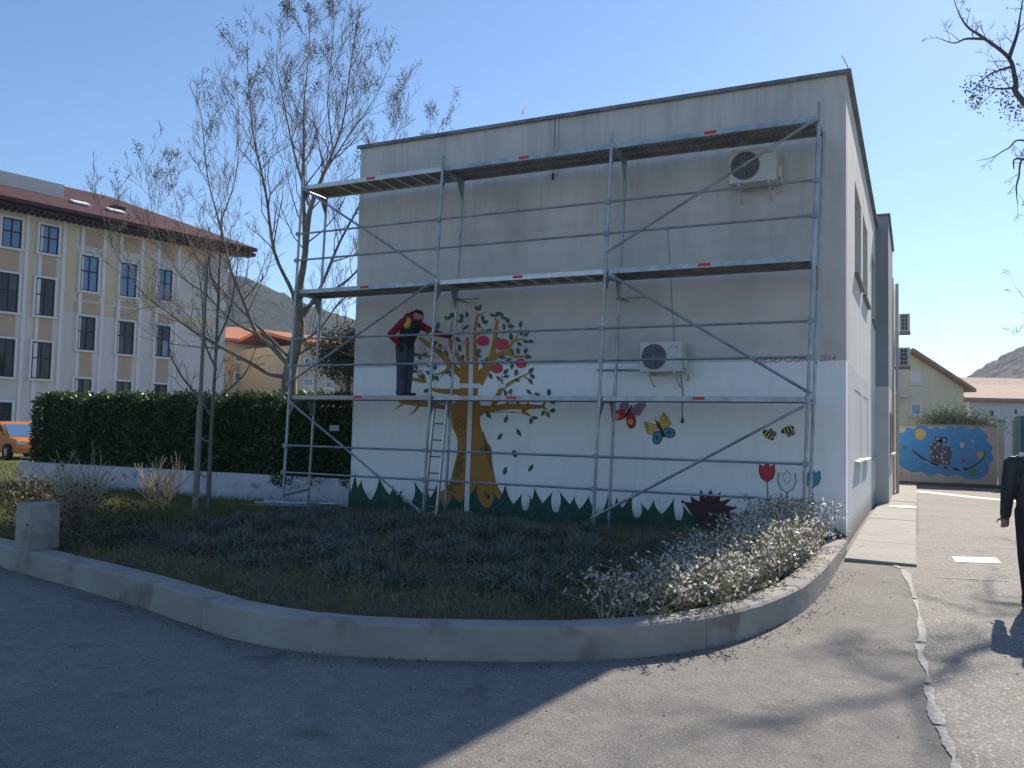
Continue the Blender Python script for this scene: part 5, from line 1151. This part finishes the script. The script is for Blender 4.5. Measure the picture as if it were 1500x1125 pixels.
# pillar and painted boundary panels coming towards the viewer
pl = thing('gate_pillar', 'narrow grey gate pillar at the right end of the blue mural wall', 'pillar', (3.9, 23.9, -.3)); m_ = MB(); m_.box(3.80, 4.0, 23.75, 24.05, -.4, 2.3); part('shaft', m_, M_LIGHTW, pl); m_ = MB(); m_.box(3.77, 4.03, 23.72, 24.08, 2.3, 2.38); part('cap', m_, M_CONC, pl)
bw_ = thing('boundary_wall', 'boundary wall of painted panels in cream, turquoise and navy on the right', 'wall', (4.4, 18, -.2))
cols = [((.58, .52, .42), 'cream_panel'), ((.36, .28, .18), 'ochre_panel'), ((.09, .36, .32), 'turquoise_panel'), ((.50, .42, .30), 'sand_panel'), ((.04, .09, .22), 'navy_panel'), ((.6, .58, .54), 'pale_panel'), ((.10, .36, .30), 'turquoise_panel'), ((.05, .10, .24), 'navy_panel')]
ye = [on_x(u, 660, 4.3)[1] for u in (1464, 1474, 1490, 1494)]; edges = [24.0, 23.3, 22.6, 21.4, 20.9, 19.2, 17.0, 14.5, 12.0]
for k, (c_, nm) in enumerate(cols):
    m_ = MB(); m_.box(4.25+.02*(k % 2), 4.5, edges[k+1]+.01, edges[k]-.01, -.4, 2.42+.04*(k % 3)); part(nm, m_, mat('panel_'+nm+str(k), c_, .85, tuple(x*.8 for x in c_), 4, .5), bw_)
# beige gabled house, white house, hill houses
h1 = Facade(at(1300, 640, 44), at(1412, 642, 46), 'house', 'beige gabled house with a chimney behind the blue mural wall')
zt = h1.uv(1408, 568)[1]; zr = h1.uv(1330, 516)[1]; sr = h1.uv(1330, 600)[0]
M_HOUSE = mat('house_render', (.68, .60, .45), .9, (.62, .55, .41), 1, .5)
m_ = MB(); m_.prism([h1.P(-2.6, 0, -.3), h1.P(h1.len, 0, -.3), h1.P(h1.len, 0, zt), h1.P(sr, 0, zr), h1.P(-2.6, 0, zt)], -h1.n*9); part('wall', m_, M_HOUSE, h1.th)
m_ = MB(); 
for (sa, za, sb, zb) in ((sr, zr, h1.len+.5, zt-.25), (sr, zr, -3.1, zt-.25)): m_.hexa([h1.P(sa, .4, za+.02), h1.P(sb, .4, zb+.02), h1.P(sb, -9.4, zb+.02), h1.P(sa, -9.4, za+.02), h1.P(sa, .4, za+.2), h1.P(sb, .4, zb+.2), h1.P(sb, -9.4, zb+.2), h1.P(sa, -9.4, za+.2)])
part('roof', m_, M_TILEO, h1.th)
sc_, zc = h1.uv(1348, 527)[0], h1.uv(1348, 508)[1]; m_ = MB(); h1.box(m_, sc_-.28, sc_+.28, zr-1.2, zc-.1, -2.2, -1.6); h1.box(m_, sc_-.36, sc_+.36, zc-.1, zc+.02, -2.28, -1.52); h1.box(m_, sc_-.2, sc_+.2, zc+.02, zc+.22, -2.1, -1.7); part('chimney', m_, M_TILEO, h1.th)
h1.win(1333, 544, 1349, 561, M_PILA); h1.win(1334, 591, 1348, 608, M_GLASSB)
h1.part('balcony', -.6, h1.uv(1322, 580)[0], h1.uv(1315, 583)[1], h1.uv(1315, 579)[1], .0, 1.0, M_LIGHTW)
h2 = Facade(at(1408, 642, 50), at(1520, 644, 50), 'house', 'white house with weathered tile roof right of the beige house')
zt = h2.uv(1460, 589)[1]; M_BLW = mat('bluish_white_render', (.56, .58, .62), .9); h2.part('wall', .5, h2.len+4, -.3, zt, -7, 0, M_BLW); h2.gable(.5, h2.len+4, -7, 0, zt, 1.05, M_TILEO, .45)
h2.win(1448, 599, 1457, 619, M_GLASS); h2.win(1484, 598, 1491, 608, M_GLASS)
h3 = Facade(at(1415, 640, 75), at(1560, 640, 75), 'house', 'distant tile-roofed house below the hill on the right')
zt = h3.uv(1470, 577)[1]; h3.part('wall', 0, h3.len, -.3, zt, -8, 0, M_BEIGE); h3.gable(0, h3.len, -8, 0, zt, 1.5, M_TILEO, .5); h3.win(1478, 580, 1484, 587, M_GLASS, sill=False); h3.win(1490, 580, 1496, 587, M_GLASS, sill=False)

# ================================================================== hills
M_HILL = mat('hill_scrub', (.026, .034, .024), .95, (.05, .052, .042), .06, .5, col3=(.014, .022, .013), scale3=.35, mix3=.45)
def hill(px, d0, d1, name):
    us = np.array([p[0] for p in px]); vv = np.array([p[1] for p in px]); m_ = MB(); nu, nd = 240, 60; V = []
    for j in range(nd):
        t = j/(nd-1)
        for i in range(nu):
            u = us[0]+(us[-1]-us[0])*i/(nu-1); v = np.interp(u, us, vv); d = d0+(d1-d0)*t; top = at(u, v, d1)
            p = at(u, 640, d); z = (top[2]+8)*(t**.9) - 8
            z += 2.5*t*math.sin(i*.09+j*.15)*(1-t)+random.uniform(-.6, .7)*min(1, t*3)
            V.append((p[0], p[1], z))
    m_.add(V, [(j*nu+i, j*nu+i+1, (j+1)*nu+i+1, (j+1)*nu+i) for j in range(nd-1) for i in range(nu-1)])
    k = len(m_.v); back = [at(us[0]+(us[-1]-us[0])*i/(nu-1), 640, d1*1.35) for i in range(nu)]
    m_.v += [(p[0], p[1], -10) for p in back]; m_.f += [((nd-1)*nu+i, (nd-1)*nu+i+1, k+i+1, k+i) for i in range(nu-1)]; m_.m += [0]*(nu-1)
    struct(name, m_, M_HILL, normals=False, smooth=True)
random.seed(77)
hill([(-900, 460), (-300, 385), (100, 368), (250, 382), (345, 402), (390, 420), (440, 442), (520, 470), (600, 520), (720, 590), (800, 622)], 330, 450, 'hill')
hill([(1310, 640), (1360, 612), (1400, 565), (1440, 538), (1480, 515), (1510, 500), (1700, 440), (2100, 420), (2600, 460)], 260, 360, 'hill')
# ================================================================== people
def capsule(bm_v, bm_f, a, b_, ra, rb, flat=None, n=14, axis=None):
    """closed tapered rounded limb from a to b; flat=(sx,sy) squashes across e1/e2"""
    a, b_ = np.array(a, float), np.array(b_, float); d = b_-a; L_ = np.linalg.norm(d); d = d/L_ if L_ > 1e-6 else np.array([0, 0, 1.])
    ref = np.array(axis, float) if axis is not None else (np.array([0, 1., 0]) if abs(d[1]) < .9 else np.array([1., 0, 0]))
    e1 = np.cross(d, ref); e1 /= np.linalg.norm(e1); e2 = np.cross(d, e1); f1, f2 = flat or (1, 1)
    rings = [(-ra*math.sin(t), ra*math.cos(t)) for t in (1.35, 1.0, .6, .25)]+[(L_*k, ra+(rb-ra)*k) for k in (0, .25, .5, .75, 1)]+[(L_+rb*math.sin(t), rb*math.cos(t)) for t in (.25, .6, 1.0, 1.35)]
    o = len(bm_v)
    for h, r in rings:
        for j in range(n):
            t = 2*math.pi*j/n; bm_v.append(tuple(a+d*h+r*(f1*math.cos(t)*e1+f2*math.sin(t)*e2)))
    for i in range(len(rings)-1):
        for j in range(n): bm_f.append((o+i*n+j, o+i*n+(j+1) % n, o+(i+1)*n+(j+1) % n, o+(i+1)*n+j))
    bm_f.append(tuple(o+j for j in range(n))[::-1]); bm_f.append(tuple(o+(len(rings)-1)*n+j for j in range(n)))
def make_person(root, base, fwd, prims, mats, voxel=.009, bodyname='body'):
    """prims: (a,b,ra,rb,flat,mat) in local coords (x fwd, y left, z up)"""
    f = np.array([fwd[0], fwd[1], 0.]); f /= np.linalg.norm(f); l = np.array([-f[1], f[0], 0.]); base = np.array(base, float)
    W_ = lambda p: base+f*p[0]+l*p[1]+np.array([0, 0, p[2]])
    V, F = [], []; segs = []
    for (a, b_, ra, rb, flat, mi) in prims:
        capsule(V, F, W_(a), W_(b_), ra, rb, flat, axis=l); segs.append((W_(a), W_(b_), ra, rb, mi))
    me = bpy.data.meshes.new('tmp'); me.from_pydata([tuple(np.array(v)-base) for v in V], [], F); fix_normals(me)
    ob = bpy.data.objects.new('tmp', me); COL.objects.link(ob)
    md = ob.modifiers.new('r', 'REMESH'); md.mode = 'VOXEL'; md.voxel_size = voxel; md.use_smooth_shade = True
    sm = ob.modifiers.new('s', 'SMOOTH'); sm.factor = .5; sm.iterations = 4
    bpy.context.view_layer.update()
    m2 = bpy.data.meshes.new_from_object(ob.evaluated_get(bpy.context.evaluated_depsgraph_get())); bpy.data.objects.remove(ob)
    n = len(m2.polygons); C = np.zeros(n*3); m2.polygons.foreach_get('center', C); C = C.reshape(-1, 3)+base
    best = np.full(n, 1e9); idx = np.zeros(n, int)
    for (a, b_, ra, rb, mi) in segs:
        d = b_-a; L2 = np.dot(d, d)+1e-9; t = np.clip(((C-a)@d)/L2, 0, 1); ds = np.linalg.norm(C-(a+t[:, None]*d), axis=1)/(ra+(rb-ra)*t)
        k = ds < best; best[k] = ds[k]; idx[k] = mi
    m2.materials.clear(); m2.name = bodyname; IDX = idx.astype(np.int32)
    off = origin_of(root)-base
    if np.linalg.norm(off) > 1e-6:
        for v in m2.vertices: v.co = v.co-Vector(off)
    o = link(bodyname, m2, mats, root, smooth=True); m2.polygons.foreach_set('material_index', IDX); m2.update(); return o, W_
M_SKIN = mat('skin', (.36, .20, .14), .6); M_HAIR = mat('dark_hair', (.012, .010, .010), .7, (.02, .017, .015), 60, .5, bump=.4, bscale=120)
M_RSL = mat('red_hoodie', (.26, .018, .03), .9, (.20, .014, .024), 6, .5, bump=.9, bscale=11, bdist=.05); M_VEST = mat('dark_vest', (.022, .027, .036), .8, (.032, .037, .046), 7, .5, bump=.9, bscale=10, bdist=.05)
M_YV = mat('yellow_panel_cloth', (.58, .40, .05), .8); M_TROU = mat('grey_work_trousers', (.085, .095, .115), .9, (.055, .062, .078), 4, .5, bump=1.0, bscale=9, bdist=.06); M_GLV = mat('black_gloves', (.018, .02, .025), .7); M_SHOE = mat('dark_shoes', (.02, .02, .022), .6); M_BEARD = mat('beard', (.06, .035, .028), .85)
def hand(prims, w_, d, side, mi, curl=.35, s=1.0):
    """palm + four fingers + thumb; w_=wrist, d=direction, side=lateral direction across the knuckles"""
    w_, d, side = np.array(w_, float), unit(np.array(d, float)), np.array(side, float); side = unit(side-d*np.dot(side, d)); nrm = np.cross(d, side)
    pe = w_+d*.085*s; prims.append((w_, pe, .026*s, .03*s, None, mi)); prims.append((w_+d*.03*s-side*.02*s, pe-side*.022*s, .018*s, .017*s, None, mi)); prims.append((w_+d*.03*s+side*.02*s, pe+side*.022*s, .018*s, .017*s, None, mi))
    for k, ln in zip((-1.5, -.5, .5, 1.5), (.062, .075, .080, .070)):
        a = pe+side*k*.0205*s; b_ = a+(d*math.cos(curl)+nrm*math.sin(curl))*ln*.55*s; c_ = b_+(d*math.cos(curl*2.4)+nrm*math.sin(curl*2.4))*ln*.5*s
        prims.append((a, b_, .0098*s, .009*s, None, mi)); prims.append((b_, c_, .009*s, .0078*s, None, mi))
    a = w_+d*.025*s+side*.03*s; b_ = a+(d*.6+side*.75+nrm*.3)*.045*s; c_ = b_+(d*.9+side*.25+nrm*.35)*.035*s
    prims.append((a, b_, .0125*s, .011*s, None, mi)); prims.append((b_, c_, .011*s, .009*s, None, mi))
# --- worker on the first deck: 0 skin 1 red 2 vest 3 yellow 4 trousers 5 gloves 6 shoes 7 beard
wb = on_y(592, 577, -.66); wb[2] = LV_[1]+.012
wk = thing('person', 'person in red hoodie and dark vest with yellow shoulders painting from the scaffold deck', 'person', wb)
pr = []
for (s_, fx) in ((-1, -.01), (1, -.02)):
    an = (fx, s_*.085, .09); kn = (fx+.02, s_*.09, .49); hp_ = (-.01, s_*.08, .88)
    pr += [(hp_, kn, .122, .094, None, 4), (kn, an, .094, .078, None, 4), ((fx, s_*.085, .12), (fx, s_*.085, .06), .082, .084, None, 4)]
    pr += [((fx-.05, s_*.085, .045), (fx+.17, s_*.10, .035), .046, .040, (.8, 1.1), 6)]
pr += [((-.02, -.05, .90), (-.02, .05, .90), .125, .125, None, 4), ((-.02, 0, .93), (.03, 0, 1.06), .155, .16, (.9, 1.1), 2), ((.02, 0, 1.04), (.13, 0, 1.24), .16, .175, (.88, 1.12), 2), ((.11, -.09, 1.27), (.11, .09, 1.27), .12, .12, None, 2), ((.14, 0, 1.30), (.19, 0, 1.37), .10, .07, None, 1)]
pr += [((.17, -.165, 1.27), (.16, -.105, 1.345), .070, .066, None, 3), ((.17, .165, 1.27), (.16, .105, 1.345), .070, .066, None, 3)]
# arms
pr += [((.12, -.205, 1.31), (-.10, -.29, 1.09), .078, .062, None, 1), ((-.10, -.29, 1.09), (.05, -.235, .93), .062, .048, None, 1)]
pr += [((.15, .205, 1.30), (.44, .25, 1.16), .076, .060, None, 1), ((.44, .25, 1.16), (.74, .24, 1.08), .060, .044, None, 1)]
hand(pr, (.06, -.228, .915), (.45, .15, -.85), (0, -1, .1), 5, .5); hand(pr, (.765, .238, 1.075), (.97, .02, .06), (0, .1, 1), 5, .45)
# neck, head tilted down and forward
pr += [((.17, 0, 1.36), (.25, 0, 1.41), .060, .056, None, 0), ((.275, 0, 1.445), (.325, 0, 1.415), .092, .080, (1, .88), 0), ((.34, 0, 1.385), (.335, 0, 1.35), .056, .042, (1, .95), 7), ((.392, 0, 1.40), (.400, 0, 1.370), .014, .018, None, 0), ((.365, -.035, 1.42), (.365, .035, 1.42), .022, .022, None, 0)]
for s_ in (-1, 1): pr += [((.285, s_*.080, 1.405), (.28, s_*.088, 1.43), .014, .017, (.6, 1), 0)]
body, W_ = make_person(wk, wb, (.985, -.17), pr, [M_SKIN, M_RSL, M_VEST, M_YV, M_TROU, M_GLV, M_SHOE, M_BEARD])
def blob(name, root, W_, caps, mt, voxel=.008):
    V, F = [], []
    for (a, b_, ra, rb, flat) in caps: capsule(V, F, W_(a), W_(b_), ra, rb, flat)
    m_ = MB(); m_.add(V, F); o = part(name, m_, mt, root, smooth=True); md = o.modifiers.new('r', 'REMESH'); md.mode = 'VOXEL'; md.voxel_size = voxel; md.use_smooth_shade = True; return o
blob('hair', wk, W_, [((.255, 0, 1.475), (.325, 0, 1.468), .080, .066, (1, .95)), ((.215, 0, 1.44), (.225, 0, 1.41), .06, .05, (1, 1.1)), ((.35, 0, 1.474), (.37, 0, 1.462), .036, .028, (.9, 1.5))], M_HAIR)
blob('hood', wk, W_, [((.10, -.06, 1.41), (.10, .06, 1.41), .085, .085, None), ((.13, -.10, 1.40), (.22, -.085, 1.35), .052, .042, None), ((.13, .10, 1.40), (.22, .085, 1.35), .052, .042, None), ((.16, 0, 1.46), (.17, 0, 1.44), .07, .06, (1, 1.3))], M_RSL)
m_ = MB()
for s_ in (-1, 1):
    p = W_((.383, s_*.034, 1.418)); m_.lathe(p, [(.001, -.011), (.009, -.007), (.012, 0), (.009, .007), (.001, .011)], 8, (1, 0, 0))
part('eyes', m_, M_HAIR, wk)
m_ = MB(); q = W_((.05, -.14, .845)); m_.obox(q, (.05, 0, 0), (0, .012, 0), (0, 0, .055)); q = W_((.09, -.118, .70)); m_.obox(q, (.045, 0, 0), (0, .012, 0), (0, 0, .07)); part('trouser_pockets', m_, M_TROU, wk, bevel=.008)
br_ = thing('paintbrush', 'small paintbrush held in the gloved hand of the worker', 'paintbrush', W_((.9, .24, 1.09))); m_ = MB(); m_.tube([W_((.86, .235, 1.085)), W_((.97, .27, 1.12))], .008, 6); m_.tube([W_((.97, .27, 1.12)), W_((1.01, .285, 1.135))], [.012, .014], 6); part('handle', m_, M_DECKT, br_)
# --- person walking away at the right edge: 0 skin 1 jacket 2 trousers 3 shoes 4 collar
M_JKT = mat('black_jacket', (.022, .025, .034), .6, (.036, .04, .05), 6, .5, bump=1.0, bscale=10, bdist=.05); M_BTR = mat('black_trousers', (.014, .015, .02), .85, (.02, .021, .027), 5, .5, bump=.4, bscale=14, bdist=.02); M_COL = mat('pale_collar', (.62, .60, .57), .8); M_SOLE = mat('grey_sole', (.22, .21, .2), .7)
pb = on_z(1488, 886, .006); pb = pb+np.array([.20, .02, 0])
pw = thing('person', 'person in black jacket and trousers walking away at the right edge', 'person', pb); pr = []
for (s_, fx, lift) in ((1, -.12, .02), (-1, .24, 0)):
    an = (fx, s_*.10, .09+lift); kn = (fx*.45+.05, s_*.10, .50+lift*.5); hp_ = (0, s_*.095, .92)
    pr += [(hp_, kn, .112, .085, None, 2), (kn, an, .086, .072, None, 2), (an, (an[0], an[1], .075+lift), .078, .08, None, 2)]
    pr += [((fx-.07, s_*.10, .045+lift), (fx+.14, s_*.11, .035), .046, .040, (.8, 1.1), 3)]
pr += [((0, -.05, .92), (0, .05, .92), .14, .14, None, 1), ((0, 0, .90), (0, 0, 1.15), .17, .17, (.82, 1.12), 1), ((0, 0, 1.12), (.0, 0, 1.36), .17, .175, (.78, 1.18), 1), ((-.01, -.13, 1.41), (-.01, .13, 1.41), .095, .095, None, 1), ((0, 0, 1.44), (.01, 0, 1.53), .075, .06, None, 4), ((.015, 0, 1.52), (.02, 0, 1.57), .058, .06, None, 0), ((.01, 0, 1.66), (.035, 0, 1.64), .098, .090, (1, .85), 0), ((.045, 0, 1.59), (.06, 0, 1.565), .055, .045, None, 0), ((.12, 0, 1.63), (.132, 0, 1.61), .013, .017, None, 0)]
for s_, sw in ((1, .10), (-1, -.12)):
    pr += [((-.01, s_*.225, 1.40), (-.03+sw*.2, s_*.265, 1.12), .078, .066, None, 1), ((-.03+sw*.2, s_*.265, 1.12), (.06+sw, s_*.25, .88), .064, .052, None, 1)]
    hand(pr, (.065+sw, s_*.25, .865), (.25, 0, -.95), (s_*0, 1*s_, 0), 0, .45)
pbody, W2 = make_person(pw, pb, (-.12, 1), pr, [M_SKIN, M_JKT, M_BTR, M_SHOE, M_COL])
blob('hair', pw, W2, [((-.005, 0, 1.70), (.03, 0, 1.705), .098, .088, (1, .88)), ((-.045, 0, 1.64), (-.035, 0, 1.60), .065, .05, (1, 1.15))], M_HAIR)
blob('collar', pw, W2, [((-.03, -.15, 1.485), (-.045, .15, 1.485), .03, .03, None)], M_COL)
for s_, fx, lift in ((1, -.12, .02), (-1, .24, 0)):
    m_ = MB(); a = W2((fx-.1, s_*.10, .012+lift)); b_ = W2((fx+.16, s_*.11, .008)); m_.tube([a, (a+b_)/2, b_], [.040, .043, .036], 10); o = part('sole', m_, M_SOLE, pw)

# ================================================================== orange car behind the hedge end
cb = on_z(12, 673, .04); Fh = unit(_F*np.array([1, 1, 0])); cdv = unit(.78*_R0-.62*Fh); cn = unit(-.62*_R0-.78*Fh)
car = thing('car', 'orange hatchback parked beyond the left end of the hedge', 'car', cb)
M_CAR = mat('orange_car_paint', (.62, .20, .035), .3, spec=.6); M_TYRE = mat('tyre', (.02, .02, .02), .9); M_RIM = mat('wheel_rim', (.45, .45, .46), .35, metal=.7)
def CP(s, o, z): return cb+cdv*s+cn*o+np.array([0, 0, z])      # s=0 at the front wheel, forward +s
prof = [(-3.2, .35), (-3.25, .75), (-3.1, .98), (-2.75, 1.38), (-2.2, 1.46), (-1.3, 1.44), (-.95, 1.36), (-.12, .86), (.45, .80), (.72, .72), (.78, .45), (.72, .25), (-3.0, .25)]
m_ = MB(); n = len(prof); A = [CP(s, 0.0, z) for s, z in prof]; B = [CP(s, -1.62, z) for s, z in prof]; A2 = [CP(s*(.985)-.02, .10*(0 if z > 1.0 else 1), z) for s, z in prof]
m_.add(A+B, [tuple(range(n)), tuple(range(n, 2*n))[::-1]]+[(i, (i+1) % n, n+(i+1) % n, n+i) for i in range(n)]); part('body', m_, M_CAR, car, bevel=.05)
m_ = MB(); m_.prism([CP(-.92, .004, 1.30), CP(-.36, .004, .98), CP(-.95, .004, .96), CP(-1.3, .004, .97), CP(-1.3, .004, 1.38)], cn*.008); m_.prism([CP(-1.38, .004, 1.38), CP(-1.38, .004, .97), CP(-2.5, .004, 1.0), CP(-2.6, .004, 1.36)], cn*.008); part('side_windows', m_, M_GLASS, car)
m_ = MB(); m_.hexa([CP(-.15, -.07, .90), CP(-.15, -1.55, .90), CP(-.17, -1.55, .87), CP(-.17, -.07, .87), CP(-.90, -.12, 1.355), CP(-.90, -1.5, 1.355), CP(-.92, -1.5, 1.325), CP(-.92, -.12, 1.325)]); part('windscreen', m_, M_GLASSB, car)
for s in (0, -2.45):
    for o_ in (.03, -1.65):
        m_ = MB(); m_.lathe(CP(s, o_-.1, .30), [(.18, 0), (.30, 0), (.315, .04), (.315, .16), (.30, .2), (.18, .2)], 20, cn); w_ = part('wheel', m_, M_TYRE, car); m_ = MB(); m_.lathe(CP(s, o_-.1, .30), [(.001, .17), (.06, .19), (.18, .185), (.185, .0)], 14, cn); part('rim', m_, M_RIM, w_)
for o_ in (-.15, -1.42): m_ = MB(); m_.obox(CP(.70, o_, .66), cdv*.06, cn*.14, (0, 0, .07)); part('headlight', m_, M_PILA, car)
m_ = MB(); m_.obox(CP(-.45, .10, 1.0), cdv*.07, cn*.08, (0, 0, .06)); part('wing_mirror', m_, M_CAR, car, bevel=.01)

# vapour trail high in the sky
ct = MB(); a, b_ = at(765, 168, 5200), at(772, 147, 5200); ct.tube([a, a+(b_-a)*.4, a+(b_-a)*.8, b_], [3, 7, 5, 1.5], 8); o = part('vapour_trail', ct, mat('vapour', (.9, .9, .9), .9, trans=.5), None, smooth=True, loc=a); tag(o, 'short white vapour trail in the blue sky above the roof', 'vapour trail')
# ================================================================== thin air
hz = MB(); hz.box(-920, 1020, -310, 1010, -14, 118)
M_HAZE = bpy.data.materials.new('haze_air'); M_HAZE.use_nodes = True; t = M_HAZE.node_tree
for n_ in list(t.nodes):
    if n_.type != 'OUTPUT_MATERIAL': t.nodes.remove(n_)
pv_ = t.nodes.new('ShaderNodeVolumePrincipled'); pv_.inputs['Color'].default_value = (.62, .78, 1.0, 1); pv_.inputs['Density'].default_value = .0003; pv_.inputs['Anisotropy'].default_value = .3
t.links.new(pv_.outputs[0], t.nodes['Material Output'].inputs['Volume'])
o = part('haze', hz, M_HAZE); o['kind'] = 'stuff'; o['label'] = 'thin pale air between the viewer and the hills'; o['category'] = 'haze'
